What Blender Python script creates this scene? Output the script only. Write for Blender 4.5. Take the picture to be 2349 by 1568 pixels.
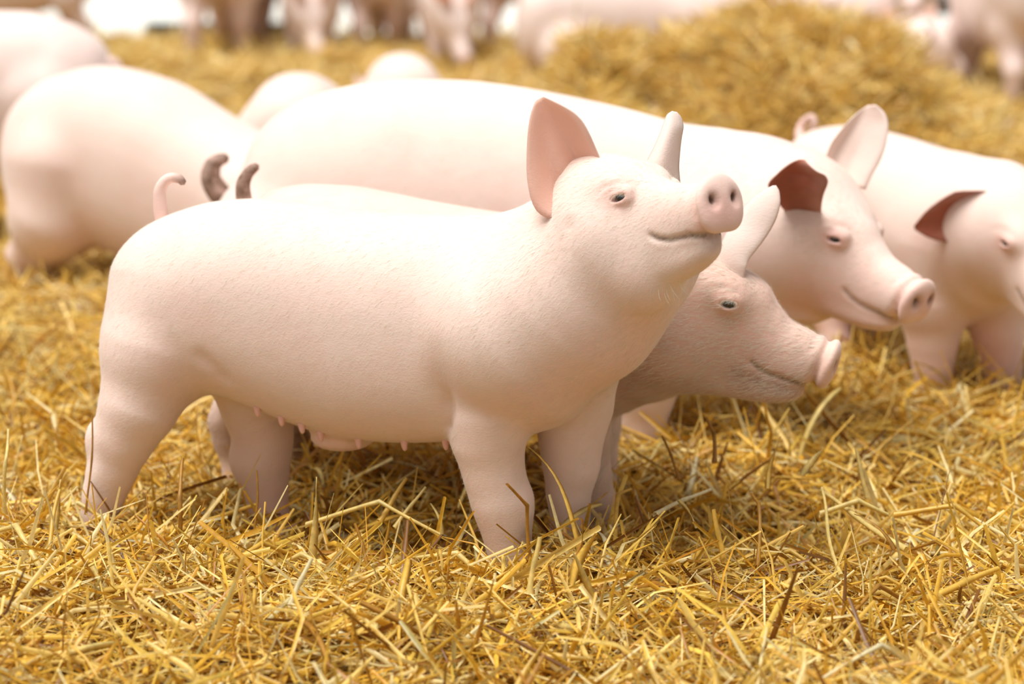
import bpy, math, random
import numpy as np
from mathutils import Vector

for o in list(bpy.data.objects):
    bpy.data.objects.remove(o, do_unlink=True)
scn = bpy.context.scene
COL = scn.collection

# ------------------------------------------------------------------ camera
FPX = 5280.0
CAM_H = 1.23
CAM_Y = -3.95
PITCH = math.atan(1164 / 5280)
cam_d = bpy.data.cameras.new('camera')
cam = bpy.data.objects.new('camera', cam_d)
COL.objects.link(cam)
cam.location = (0, CAM_Y, CAM_H)
cam.rotation_euler = (math.pi / 2 - PITCH, 0, 0)
cam_d.sensor_width = 36
cam_d.lens = FPX / 2349 * 36
cam_d.clip_end = 200
cam_d.dof.use_dof = True
cam_d.dof.focus_distance = 3.80
cam_d.dof.aperture_fstop = 2.1
scn.camera = cam

# ------------------------------------------------------------------ world, sun, exposure
world = bpy.data.worlds.new('world')
scn.world = world
world.use_nodes = True
bg = world.node_tree.nodes['Background']
bg.inputs[0].default_value = (1.0, 0.995, 0.985, 1)
bg.inputs[1].default_value = 0.47
sun_d = bpy.data.lights.new('sun', 'SUN')
sun_d.energy = 4.4
sun_d.angle = math.radians(42)
sun_d.color = (1.0, 0.98, 0.95)
sun = bpy.data.objects.new('sun', sun_d)
COL.objects.link(sun)
sun.rotation_euler = Vector((0.30, 0.16, -1)).to_track_quat('-Z', 'Y').to_euler()
scn.view_settings.view_transform = 'Standard'
scn.view_settings.look = 'None'
scn.view_settings.gamma = 1
scn.view_settings.use_curve_mapping = False
scn.view_settings.exposure = 0.16

# ------------------------------------------------------------------ small helpers
C0 = np.array([0, CAM_Y, CAM_H])
CF = np.array([0, math.cos(PITCH), -math.sin(PITCH)])
CU = np.array([0, math.sin(PITCH), math.cos(PITCH)])
CR = np.array([1.0, 0, 0])


def W(px, py, Y):
    """world point on the vertical plane at depth Y that the photograph shows at (px, py)"""
    d = CF + CR * (px - 1174.5) / FPX - CU * (py - 784) / FPX
    return C0 + d * ((Y - CAM_Y) / d[1])


def G(px, py, z=0.0):
    d = CF + CR * (px - 1174.5) / FPX - CU * (py - 784) / FPX
    return C0 + d * ((z - CAM_H) / d[2])


def scale_at(Y, z=0.35):
    return FPX / (np.array([0, Y, z]) - C0).dot(CF)


def lin(r, g, b):
    f = lambda c: (c / 255 / 12.92) if c / 255 <= 0.04045 else ((c / 255 + 0.055) / 1.055) ** 2.4
    return (f(r), f(g), f(b), 1)


def new_mesh(name, verts, faces, mat, parent=None, smooth=True, attrs=None, counts=None):
    """verts (N,3), faces (M,k) array of one face size"""
    me = bpy.data.meshes.new(name)
    verts = np.asarray(verts, np.float32)
    faces = np.asarray(faces, np.int32)
    me.vertices.add(len(verts))
    me.vertices.foreach_set('co', verts.ravel())
    k = faces.shape[1]
    me.loops.add(faces.size)
    me.loops.foreach_set('vertex_index', faces.ravel())
    me.polygons.add(len(faces))
    me.polygons.foreach_set('loop_start', np.arange(0, faces.size, k, dtype=np.int32))
    me.update(calc_edges=True)
    if smooth:
        me.polygons.foreach_set('use_smooth', np.ones(len(faces), bool))
    for an, (kind, data) in (attrs or {}).items():
        a = me.attributes.new(an, kind, 'POINT')
        if kind == 'FLOAT':
            a.data.foreach_set('value', np.asarray(data, np.float32).ravel())
        else:
            a.data.foreach_set('color', np.asarray(data, np.float32).ravel())
    me.materials.append(mat)
    ob = bpy.data.objects.new(name, me)
    COL.objects.link(ob)
    if parent:
        ob.parent = parent
    return ob


def tag(o, label=None, cat=None, group=None, kind=None):
    if label:
        o['label'] = label
    if cat:
        o['category'] = cat
    if group:
        o['group'] = group
    if kind:
        o['kind'] = kind
    return o


def empty(name, loc):
    o = bpy.data.objects.new(name, None)
    o.empty_display_size = 0.1
    COL.objects.link(o)
    o.location = loc
    return o


def copy_tree(o, parent=None):
    c = o.copy()
    COL.objects.link(c)
    c.parent = parent
    for ch in o.children:
        copy_tree(ch, c)
    return c


def hash2(x, y, s):
    v = np.sin(x * 127.1 + y * 311.7 + s * 74.7) * 43758.5453
    return v - np.floor(v)


def vnoise(x, y, s=0):
    xi, yi = np.floor(x), np.floor(y)
    xf, yf = x - xi, y - yi
    u, v = xf * xf * (3 - 2 * xf), yf * yf * (3 - 2 * yf)
    a, b = hash2(xi, yi, s), hash2(xi + 1, yi, s)
    c, d = hash2(xi, yi + 1, s), hash2(xi + 1, yi + 1, s)
    return a + (b - a) * u + (c - a) * v + (a - b - c + d) * u * v


def pchip(xs, ys, q):
    xs, ys = np.asarray(xs, float), np.asarray(ys, float)
    h = np.diff(xs)
    d = np.diff(ys) / h
    m = np.zeros_like(ys)
    w1, w2 = 2 * h[1:] + h[:-1], h[1:] + 2 * h[:-1]
    ok = d[:-1] * d[1:] > 0
    with np.errstate(divide='ignore', invalid='ignore'):
        m[1:-1] = np.where(ok, (w1 + w2) / (w1 / d[:-1] + w2 / d[1:]), 0)
    m[0], m[-1] = d[0], d[-1]
    i = np.clip(np.searchsorted(xs, q) - 1, 0, len(xs) - 2)
    t = (q - xs[i]) / h[i]
    return ((1 + 2 * t) * (1 - t) ** 2 * ys[i] + t * (1 - t) ** 2 * h[i] * m[i]
            + t * t * (3 - 2 * t) * ys[i + 1] + t * t * (t - 1) * h[i] * m[i + 1])


# ------------------------------------------------------------------ materials
def mat_base(name):
    m = bpy.data.materials.new(name)
    m.use_nodes = True
    nt = m.node_tree
    nt.nodes.clear()
    out = nt.nodes.new('ShaderNodeOutputMaterial')
    return m, nt, out


def nd(nt, t, **kw):
    n = nt.nodes.new(t)
    for k, v in kw.items():
        if k.startswith('i_'):
            n.inputs[k[2:].replace('_', ' ')].default_value = v
        else:
            setattr(n, k, v)
    return n


def mixc(nt, a, b, fac, blend='MIX'):
    n = nt.nodes.new('ShaderNodeMix')
    n.data_type = 'RGBA'
    n.blend_type = blend
    for i, v in ((0, fac), (6, a), (7, b)):
        if hasattr(v, 'is_linked'):
            nt.links.new(v, n.inputs[i])
        else:
            n.inputs[i].default_value = v
    return n.outputs[2]


def math_n(nt, op, a, b=0.0):
    n = nt.nodes.new('ShaderNodeMath')
    n.operation = op
    for i, v in ((0, a), (1, b)):
        if hasattr(v, 'is_linked'):
            nt.links.new(v, n.inputs[i])
        else:
            n.inputs[i].default_value = v
    return n.outputs[0]


def skin_mat(name, skin, pink, dirt_dark, bump=0.35, sss=0.18, translucent=0.0):
    m, nt, out = mat_base(name)
    L = nt.links.new
    tc = nd(nt, 'ShaderNodeTexCoord')
    ap = nd(nt, 'ShaderNodeAttribute', attribute_name='pink')
    ad = nd(nt, 'ShaderNodeAttribute', attribute_name='dirt_dark')
    n1 = nd(nt, 'ShaderNodeTexNoise', i_Scale=9.0, i_Detail=4.0, i_Roughness=0.6)
    L(tc.outputs['Object'], n1.inputs['Vector'])
    n2 = nd(nt, 'ShaderNodeTexNoise', i_Scale=60.0, i_Detail=5.0, i_Roughness=0.7)
    L(tc.outputs['Object'], n2.inputs['Vector'])
    r1 = nd(nt, 'ShaderNodeMapRange', i_From_Min=0.42, i_From_Max=0.72)
    L(n1.outputs['Fac'], r1.inputs['Value'])
    pf = math_n(nt, 'ADD', ap.outputs['Fac'], math_n(nt, 'MULTIPLY', r1.outputs['Result'], 0.30))
    pf = math_n(nt, 'MINIMUM', pf, 1.0)
    c = mixc(nt, skin, pink, pf)
    r2 = nd(nt, 'ShaderNodeMapRange', i_From_Min=0.30, i_From_Max=0.62)
    L(n2.outputs['Fac'], r2.inputs['Value'])
    df = math_n(nt, 'MULTIPLY', ad.outputs['Fac'], math_n(nt, 'ADD', math_n(nt, 'MULTIPLY', r2.outputs['Result'], 0.5), 0.5))
    c = mixc(nt, c, dirt_dark, df)
    p = nd(nt, 'ShaderNodeBsdfPrincipled')
    L(c, p.inputs['Base Color'])
    p.inputs['Roughness'].default_value = 0.62
    p.inputs['Specular IOR Level'].default_value = 0.3
    p.inputs['Subsurface Weight'].default_value = sss
    p.inputs['Subsurface Radius'].default_value = (1.0, 0.45, 0.3)
    p.inputs['Subsurface Scale'].default_value = 0.012
    p.inputs['Sheen Weight'].default_value = 0.25
    p.inputs['Sheen Roughness'].default_value = 0.4
    p.inputs['Sheen Tint'].default_value = (1, 0.96, 0.9, 1)
    # short hair lying along the body: fine stretched relief
    mp = nd(nt, 'ShaderNodeMapping')
    mp.inputs['Scale'].default_value = (120, 420, 330)
    mp.inputs['Rotation'].default_value = (0, 0.35, 0.2)
    L(tc.outputs['Object'], mp.inputs['Vector'])
    n3 = nd(nt, 'ShaderNodeTexNoise', i_Scale=1.0, i_Detail=3.0, i_Roughness=0.6)
    L(mp.outputs['Vector'], n3.inputs['Vector'])
    bp = nd(nt, 'ShaderNodeBump', i_Strength=bump, i_Distance=0.0016)
    L(n3.outputs['Fac'], bp.inputs['Height'])
    bp2 = nd(nt, 'ShaderNodeBump', i_Strength=0.14, i_Distance=0.006)
    n4 = nd(nt, 'ShaderNodeTexNoise', i_Scale=26.0, i_Detail=3.0)
    L(tc.outputs['Object'], n4.inputs['Vector'])
    L(n4.outputs['Fac'], bp2.inputs['Height'])
    L(bp.outputs['Normal'], bp2.inputs['Normal'])
    L(bp2.outputs['Normal'], p.inputs['Normal'])
    if translucent:
        t = nd(nt, 'ShaderNodeBsdfTranslucent')
        L(mixc(nt, c, (0.98, 0.58, 0.44, 1) if translucent > .3 else c, 0.5), t.inputs['Color'])
        mx = nd(nt, 'ShaderNodeMixShader')
        mx.inputs[0].default_value = translucent
        L(p.outputs[0], mx.inputs[1])
        L(t.outputs[0], mx.inputs[2])
        L(mx.outputs[0], out.inputs['Surface'])
    else:
        L(p.outputs[0], out.inputs['Surface'])
    return m


SKIN = (0.83, 0.655, 0.575, 1)
PINK = (0.80, 0.47, 0.40, 1)
DIRT_DARK = (0.12, 0.062, 0.03, 1)
M_SKIN = skin_mat('pig_skin', SKIN, PINK, DIRT_DARK)
M_SKIN_ROSY = skin_mat('pig_skin_rosy', (0.78, 0.59, 0.50, 1), (0.70, 0.41, 0.33, 1), DIRT_DARK)
M_SKIN_FAR = skin_mat('pig_skin_dusty', (0.82, 0.67, 0.61, 1), (0.66, 0.42, 0.38, 1), DIRT_DARK, sss=0.0)
M_EAR = skin_mat('ear_skin', (0.86, 0.70, 0.60, 1), (0.86, 0.58, 0.47, 1), DIRT_DARK, sss=0.0, translucent=0.45)
M_EARPALE = skin_mat('ear_skin_pale', (0.87, 0.735, 0.66, 1), (0.84, 0.60, 0.52, 1), DIRT_DARK, sss=0.0, translucent=0.2)
M_EARSHADE = skin_mat('ear_skin_russet_shade', (0.78, 0.60, 0.53, 1), (0.42, 0.13, 0.075, 1), (0.10, 0.05, 0.03, 1), sss=0.0, translucent=0.2)  # inner side russet: shade and light shining through painted in, plus dirt


def plain_mat(name, col, rough=0.5, spec=0.5, coat=0.0):
    m, nt, out = mat_base(name)
    p = nd(nt, 'ShaderNodeBsdfPrincipled')
    p.inputs['Roughness'].default_value = rough
    p.inputs['Specular IOR Level'].default_value = spec
    p.inputs['Coat Weight'].default_value = coat
    tc = nd(nt, 'ShaderNodeTexCoord')
    n = nd(nt, 'ShaderNodeTexNoise', i_Scale=14.0, i_Detail=5.0)
    nt.links.new(tc.outputs['Object'], n.inputs['Vector'])
    dark = tuple(c * 0.72 for c in col[:3]) + (1,)
    nt.links.new(mixc(nt, dark, col, n.outputs['Fac']), p.inputs['Base Color'])
    nt.links.new(p.outputs[0], out.inputs['Surface'])
    return m


M_EYE = plain_mat('eye_dark', (0.012, 0.014, 0.016, 1), 0.06, 0.6, 0.6)
M_LASH = plain_mat('pale_lash', (0.85, 0.76, 0.60, 1), 0.5)
M_HAIR = plain_mat('pale_bristle', (0.90, 0.82, 0.68, 1), 0.45)
M_CONC = plain_mat('pale_concrete', (0.86, 0.85, 0.78, 1), 0.9, 0.2)
M_KERB = plain_mat('dark_kerb', (0.035, 0.045, 0.04, 1), 0.8, 0.2)
M_FENCE = plain_mat('dark_green_board', (0.030, 0.034, 0.026, 1), 0.8, 0.2)


def straw_mat(name, translucent=0.3):
    m, nt, out = mat_base(name)
    L = nt.links.new
    a = nd(nt, 'ShaderNodeAttribute', attribute_name='Col')
    tc = nd(nt, 'ShaderNodeTexCoord')
    n = nd(nt, 'ShaderNodeTexNoise', i_Scale=55.0, i_Detail=4.0, i_Roughness=0.65)
    L(tc.outputs['Object'], n.inputs['Vector'])
    r = nd(nt, 'ShaderNodeMapRange', i_From_Min=0.3, i_From_Max=0.7, i_To_Min=0.72, i_To_Max=1.12)
    L(n.outputs['Fac'], r.inputs['Value'])
    vm = nd(nt, 'ShaderNodeVectorMath', operation='SCALE')
    L(a.outputs['Color'], vm.inputs[0])
    L(r.outputs['Result'], vm.inputs['Scale'])
    p = nd(nt, 'ShaderNodeBsdfPrincipled')
    p.inputs['Roughness'].default_value = 0.38
    p.inputs['Specular IOR Level'].default_value = 0.55
    L(vm.outputs[0], p.inputs['Base Color'])
    t = nd(nt, 'ShaderNodeBsdfTranslucent')
    L(vm.outputs[0], t.inputs['Color'])
    mx = nd(nt, 'ShaderNodeMixShader')
    mx.inputs[0].default_value = translucent
    L(p.outputs[0], mx.inputs[1])
    L(t.outputs[0], mx.inputs[2])
    L(mx.outputs[0], out.inputs['Surface'])
    return m


M_STRAW = straw_mat('straw')

# ------------------------------------------------------------------ terrain
HEAP_Y = 4.55
HEAP_X = [-.6, -.1, .10, .24, .38, .53, .69, .93, 1.09, 1.25, 1.41, 1.66, 1.9, 2.3, 2.8]
HEAP_Z = [0.0, .02, .10, .33, .36, .31, .36, .42, .45, .44, .35, .19, .10, .03, 0.0]


def H_ground(x, y):
    h = 0.07 * (vnoise(x * 1.7 + 9, y * 1.7, 1) - 0.5) + 0.045 * (vnoise(x * 5.1, y * 5.1 + 3, 2) - 0.5)
    far = np.clip((y - 1.5) / 4, 0, 1)
    h = h * (1 + 1.2 * far) + 0.06 * far * (vnoise(x * 1.1, y * 0.9, 7) - 0.4)
    # trodden hollow under the two front pigs
    h = h - 0.085 * np.exp(-((x + 0.12) / 0.66) ** 2 - ((y - 0.09) / 0.20) ** 2)
    return h - 0.012


def H_heap(x, y):
    q = np.clip(x, HEAP_X[0], HEAP_X[-1])
    z = pchip(HEAP_X, HEAP_Z, q.ravel()).reshape(q.shape)
    dy = y - HEAP_Y - .25 * (vnoise(x * 1.3, 0 * x, 6) - .5)
    z = z * np.exp(-np.abs(dy / np.where(dy < 0, .95, .8)) ** 2.2)
    lump = 0.74 + 0.52 * vnoise(x * 3.6, y * 3.3, 4) + 0.3 * (vnoise(x * 8, y * 8, 5) - 0.5)
    return z * lump


# where each farther pig stands or lies: x, y, reach, level of the trodden straw
STANDS = [(-.60, 2.78, .50, .02), (-.385, 3.95, .46, .02), (.885, 1.27, .40, .0)]
STANDS += [(*G(px, py)[:2], r, z) for px, py, r, z in (
    (30, 128, .60, .012), (530, 124, .72, .012), (716, 122, .52, .012), (882, 112, .58, .012), (1026, 134, .50, .012), (1240, 117, .66, .012),
    (1440, 205, .75, .045), (1835, 165, .65, .045), (2060, 112, .56, .012), (2105, 215, .55, .045), (2315, 232, .64, .012))]
# firm tufts under single feet: x, y, rise
TUFTS = [(.14, -.05, .022), (.04, -.15, .026), (.16, .15, .022), (.21, .29, .012)]


def H(x, y):
    h = H_ground(x, y) + H_heap(x, y)
    for sx, sy, r, z in STANDS:
        w = np.clip((r + .22 - np.hypot(x - sx, y - sy)) / .22, 0, 1)
        h = h + (z - h) * w * w * (3 - 2 * w)
    for tx, ty, dz in TUFTS:
        h = h + dz * np.exp(-((x - tx) ** 2 + (y - ty) ** 2) / .075 ** 2)
    return h


M_FLOOR, _nt, _out = mat_base('straw_bed')
_tc = nd(_nt, 'ShaderNodeTexCoord')
_n = nd(_nt, 'ShaderNodeTexNoise', i_Scale=30.0, i_Detail=8.0, i_Roughness=0.75)
_nt.links.new(_tc.outputs['Object'], _n.inputs['Vector'])
_mp = nd(_nt, 'ShaderNodeMapRange', i_From_Min=0.32, i_From_Max=0.68)
_nt.links.new(_n.outputs['Fac'], _mp.inputs['Value'])
_p = nd(_nt, 'ShaderNodeBsdfPrincipled')
_p.inputs['Roughness'].default_value = 0.8
_nt.links.new(mixc(_nt, (0.11, 0.045, 0.008, 1), (0.48, 0.25, 0.035, 1), _mp.outputs['Result']), _p.inputs['Base Color'])
_b = nd(_nt, 'ShaderNodeBump', i_Strength=0.8, i_Distance=0.03)
_nt.links.new(_n.outputs['Fac'], _b.inputs['Height'])
_nt.links.new(_b.outputs['Normal'], _p.inputs['Normal'])
_nt.links.new(_p.outputs[0], _out.inputs['Surface'])

YARD_Y = 10.1


def grid_obj(name, xs, ys, zf, mat):
    X, Y = np.meshgrid(xs, ys)
    Z = zf(X, Y)
    v = np.stack([X, Y, Z], -1).reshape(-1, 3)
    n, m = len(ys), len(xs)
    i = np.arange(n * m).reshape(n, m)
    f = np.stack([i[:-1, :-1], i[:-1, 1:], i[1:, 1:], i[1:, :-1]], -1).reshape(-1, 4)
    return new_mesh(name, v, f, mat)


ys_f = np.concatenate([np.arange(-2.2, 1.5, 0.025), np.arange(1.5, YARD_Y + 0.01, 0.055)])
floor = grid_obj('floor', np.linspace(-5.5, 5.5, 230), ys_f, lambda x, y: H(x, y) - 0.02, M_FLOOR)
tag(floor, 'deep golden straw bedding floor of the pig pen', 'floor', kind='structure')
yard = grid_obj('ground_yard', np.linspace(-14, 14, 30), np.linspace(YARD_Y - 0.1, 40, 20), lambda x, y: 0 * x - 0.05, M_CONC)
tag(yard, 'pale concrete yard beyond the straw bedding', 'yard', kind='structure')

# ------------------------------------------------------------------ implicit-surface kit for the animals
def coords(*segs):
    """rectilinear axis from (start, end, step) stretches"""
    out = []
    for a, b, s in segs:
        n = max(1, int(round((b - a) / s)))
        out.append(np.linspace(a, b, n, endpoint=False))
    out.append(np.array([segs[-1][1]]))
    return np.concatenate(out).astype(np.float32)


class Field:
    def __init__(self, xs, ys, zs):
        self.ax = (xs, ys, zs)
        self.f = np.full((len(xs), len(ys), len(zs)), 0.4, np.float32)

    def sl(self, lo, hi):
        s = []
        for a, l, h in zip(self.ax, lo, hi):
            i0 = int(np.searchsorted(a, l))
            i1 = int(np.searchsorted(a, h))
            s.append(slice(max(0, i0 - 1), min(len(a), i1 + 1)))
        return tuple(s)

    def loc(self, s):
        return (self.ax[0][s[0]][:, None, None], self.ax[1][s[1]][None, :, None], self.ax[2][s[2]][None, None, :])

    def union(self, fn, lo, hi, k):
        pad = max(k, 0.01) + 0.012
        s = self.sl(np.asarray(lo) - pad, np.asarray(hi) + pad)
        b = fn(*self.loc(s)).astype(np.float32)
        a = self.f[s]
        if k <= 0:
            self.f[s] = np.minimum(a, b)
            return
        h = np.maximum(k - np.abs(a - b), 0) / k
        self.f[s] = np.minimum(a, b) - h * h * h * k / 6

    def carve(self, fn, lo, hi, k):
        s = self.sl(np.asarray(lo) - k - 0.01, np.asarray(hi) + k + 0.01)
        b = -fn(*self.loc(s)).astype(np.float32)
        a = self.f[s]
        h = np.maximum(k - np.abs(a - b), 0) / k
        self.f[s] = np.maximum(a, b) + h * h * h * k / 6

    def add(self, fn, lo, hi):
        s = self.sl(lo, hi)
        self.f[s] = self.f[s] + fn(*self.loc(s)).astype(np.float32)

    # ---- shapes
    def cone(self, a, b, ra, rb, k=0.02):
        a, b = np.asarray(a, float), np.asarray(b, float)
        lo = np.minimum(a - ra, b - rb)
        hi = np.maximum(a + ra, b + rb)
        self.union(lambda X, Y, Z: seg_d(X, Y, Z, a, b, ra, rb), lo, hi, k)

    def chain(self, pts, k=0.02):
        """pts: list of (point, radius)"""
        for (a, ra), (b, rb) in zip(pts[:-1], pts[1:]):
            self.cone(a, b, ra, rb, k)

    def ell(self, c, r, fr=None, k=0.02, carve=False):
        c = np.asarray(c, float)
        r = np.asarray(r, float)
        fr = np.eye(3) if fr is None else np.asarray(fr)

        def fn(X, Y, Z):
            x, y, z = X - c[0], Y - c[1], Z - c[2]
            q = [(x * fr[i][0] + y * fr[i][1] + z * fr[i][2]) / r[i] for i in range(3)]
            k0 = np.sqrt(q[0] ** 2 + q[1] ** 2 + q[2] ** 2)
            k1 = np.sqrt((q[0] / r[0]) ** 2 + (q[1] / r[1]) ** 2 + (q[2] / r[2]) ** 2)
            return k0 * (k0 - 1) / np.maximum(k1, 1e-6)
        m = np.abs(fr.T) @ r
        (self.carve if carve else self.union)(fn, c - m, c + m, k)

    def sweep(self, o, fr, st, k=0.02, p=2.2, yc=None, rnd=0.01):
        """st rows: u, top, bottom, half width (along frame axes u, v, w)"""
        st = np.asarray(st, float)
        u0, u1 = st[0, 0], st[-1, 0]
        q = np.linspace(u0, u1, 240)
        T, B, Wd = (pchip(st[:, 0], st[:, i], q) for i in (1, 2, 3))
        V = pchip(st[:, 0], st[:, 4], q) if st.shape[1] > 4 else 0 * q
        o = np.asarray(o, float)

        def fn(X, Y, Z):
            x, y, z = X - o[0], Y - o[1], Z - o[2]
            u, v, w = (x * fr[i][0] + y * fr[i][1] + z * fr[i][2] for i in range(3))
            uc = np.clip(u, u0, u1)
            t, b, hw, vc = (np.interp(uc, q, a) for a in (T, B, Wd, V))
            a = np.maximum((t - b) / 2, 1e-3)
            hw = np.maximum(hw, 1e-3)
            rho = (np.abs((v - vc) / hw) ** p + np.abs((w - (t + b) / 2) / a) ** p) ** (1 / p)
            f = (rho - 1) * np.minimum(a, hw)
            e = np.maximum(u0 - u, u - u1)
            f2, e2 = f + rnd, e + rnd
            return np.minimum(np.maximum(f2, e2), 0) + np.sqrt(np.maximum(f2, 0) ** 2 + np.maximum(e2, 0) ** 2) - rnd
        pts = []
        for i in range(0, 240, 8):
            for w in (T[i], B[i]):
                for v in (V[i] - Wd[i], V[i] + Wd[i]):
                    pts.append(o + q[i] * fr[0] + v * fr[1] + w * fr[2])
        pts = np.array(pts)
        self.union(fn, pts.min(0), pts.max(0), k)

    def groove(self, pts, depth, width, taper=.25):
        pts = [np.asarray(p, float) for p in pts]
        r = width * 3
        P = np.array(pts)
        cum = np.concatenate([[0], np.cumsum(np.linalg.norm(np.diff(P, axis=0), axis=1))])
        cum = cum / max(cum[-1], 1e-9)

        def fn(X, Y, Z):
            d = tt = None
            for i, (a, b) in enumerate(zip(pts[:-1], pts[1:])):
                ab = b - a
                x, y, z = X - a[0], Y - a[1], Z - a[2]
                t = np.clip((x * ab[0] + y * ab[1] + z * ab[2]) / max(float(ab @ ab), 1e-12), 0, 1)
                q = np.sqrt((x - t * ab[0]) ** 2 + (y - t * ab[1]) ** 2 + (z - t * ab[2]) ** 2)
                sg = cum[i] + (cum[i + 1] - cum[i]) * t
                if d is None:
                    d, tt = q, sg
                else:
                    tt = np.where(q < d, sg, tt)
                    d = np.minimum(d, q)
            win = np.minimum(1, np.minimum(tt, 1 - tt) / taper) if taper else 1.0
            return depth * win * np.exp(-(d / width) ** 2)
        self.add(fn, P.min(0) - r, P.max(0) + r)

    def at(self, p):
        idx, fr = [], []
        for a, c in zip(self.ax, p):
            i = int(np.clip(np.searchsorted(a, c) - 1, 0, len(a) - 2))
            idx.append(i)
            fr.append((c - a[i]) / (a[i + 1] - a[i]))
        v = 0.0
        for dx in (0, 1):
            for dy in (0, 1):
                for dz in (0, 1):
                    w = (fr[0] if dx else 1 - fr[0]) * (fr[1] if dy else 1 - fr[1]) * (fr[2] if dz else 1 - fr[2])
                    v += w * self.f[idx[0] + dx, idx[1] + dy, idx[2] + dz]
        return v

    def surf(self, p, d, far=0.3):
        """outermost surface point on the ray from p (inside) along d"""
        d = np.asarray(d, float)
        d = d / np.linalg.norm(d)
        t = 0.0
        p = np.asarray(p, float)
        while t < far:
            if self.at(p + d * t) > 0:
                break
            t += 0.0015
        return p + d * t

    def mesh(self):
        """surface nets"""
        f = self.f
        neg = f < 0
        n0, n1, n2 = f.shape
        cs = neg[:-1, :-1, :-1].astype(np.int8)
        cs = cs.copy()
        for d in ((0, 0, 1), (0, 1, 0), (0, 1, 1), (1, 0, 0), (1, 0, 1), (1, 1, 0), (1, 1, 1)):
            cs += neg[d[0]:n0 - 1 + d[0], d[1]:n1 - 1 + d[1], d[2]:n2 - 1 + d[2]]
        act = (cs > 0) & (cs < 8)
        I, J, K = np.nonzero(act)
        idx = np.full(act.shape, -1, np.int32)
        idx[I, J, K] = np.arange(len(I))
        xs, ys, zs = self.ax
        acc = np.zeros((len(I), 3))
        cnt = np.zeros(len(I))
        corners = [(a, b, c) for a in (0, 1) for b in (0, 1) for c in (0, 1)]
        for c0 in corners:
            for ax in range(3):
                if c0[ax]:
                    continue
                c1 = list(c0)
                c1[ax] = 1
                fa = f[I + c0[0], J + c0[1], K + c0[2]]
                fb = f[I + c1[0], J + c1[1], K + c1[2]]
                m = (fa < 0) != (fb < 0)
                t = np.where(m, fa / np.where(m, fa - fb, 1), 0)
                pa = np.stack([xs[I + c0[0]], ys[J + c0[1]], zs[K + c0[2]]], -1)
                pb = np.stack([xs[I + c1[0]], ys[J + c1[1]], zs[K + c1[2]]], -1)
                acc += np.where(m[:, None], pa + (pb - pa) * t[:, None], 0)
                cnt += m
        v = acc / cnt[:, None]
        faces = []
        for ax in range(3):
            a, b = (ax + 1) % 3, (ax + 2) % 3
            s0 = [slice(None)] * 3
            s1 = [slice(None)] * 3
            s0[ax] = slice(0, -1)
            s1[ax] = slice(1, None)
            na, nb = neg[tuple(s0)], neg[tuple(s1)]
            E = np.stack(np.nonzero(na != nb), -1)
            ok = (E[:, a] > 0) & (E[:, b] > 0) & (E[:, a] < f.shape[a] - 1) & (E[:, b] < f.shape[b] - 1)
            E = E[ok]
            ea = np.zeros(3, int)
            ea[a] = 1
            eb = np.zeros(3, int)
            eb[b] = 1
            q = [E - ea - eb, E - eb, E, E - ea]
            Q = np.stack([idx[c[:, 0], c[:, 1], c[:, 2]] for c in q], -1)
            flip = ~na[E[:, 0], E[:, 1], E[:, 2]]
            Q[flip] = Q[flip][:, ::-1]
            faces.append(Q)
        F = np.concatenate(faces)
        F = F[(F >= 0).all(1)]
        return v, F


def seg_d(X, Y, Z, a, b, ra, rb):
    ab = b - a
    L2 = max(float(ab @ ab), 1e-9)
    x, y, z = X - a[0], Y - a[1], Z - a[2]
    t = np.clip((x * ab[0] + y * ab[1] + z * ab[2]) / L2, 0, 1)
    return np.sqrt((x - t * ab[0]) ** 2 + (y - t * ab[1]) ** 2 + (z - t * ab[2]) ** 2) - (ra + (rb - ra) * t)


def relax(v, F, it=2, lam=0.5):
    e = np.concatenate([F[:, [0, 1]], F[:, [1, 2]], F[:, [2, 3]], F[:, [3, 0]]])
    n = len(v)
    for j in range(it):
        for l in (lam, -lam * 1.04):
            s = np.zeros_like(v)
            for c in range(3):
                s[:, c] = np.bincount(e[:, 0], v[e[:, 1], c], n) + np.bincount(e[:, 1], v[e[:, 0], c], n)
            k = np.bincount(e[:, 0], minlength=n) + np.bincount(e[:, 1], minlength=n)
            v = v + l * (s / np.maximum(k, 1)[:, None] - v)
    return v


def frame(yaw, pitch, roll=0):
    """u forward, v to the animal's own left, w up; positive yaw turns towards -Y"""
    y, p, r = (math.radians(q) for q in (yaw, pitch, roll))
    a = np.array([math.cos(p) * math.cos(y), -math.cos(p) * math.sin(y), math.sin(p)])
    l = np.array([math.sin(y), math.cos(y), 0])
    w = np.cross(a, l)
    return np.array([a, l * math.cos(r) + w * math.sin(r), w * math.cos(r) - l * math.sin(r)])


HEAD_ST = [(-0.05, .22, -.44, .20), (0.0, .24, -.47, .225), (.15, .250, -.48, .235), (.27, .238, -.47, .225), (.42, .200, -.44, .195),
           (.54, .150, -.385, .165), (.65, .112, -.33, .140), (.75, .096, -.275, .126), (.87, .099, -.205, .120), (.955, .110, -.150, .121)]


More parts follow.
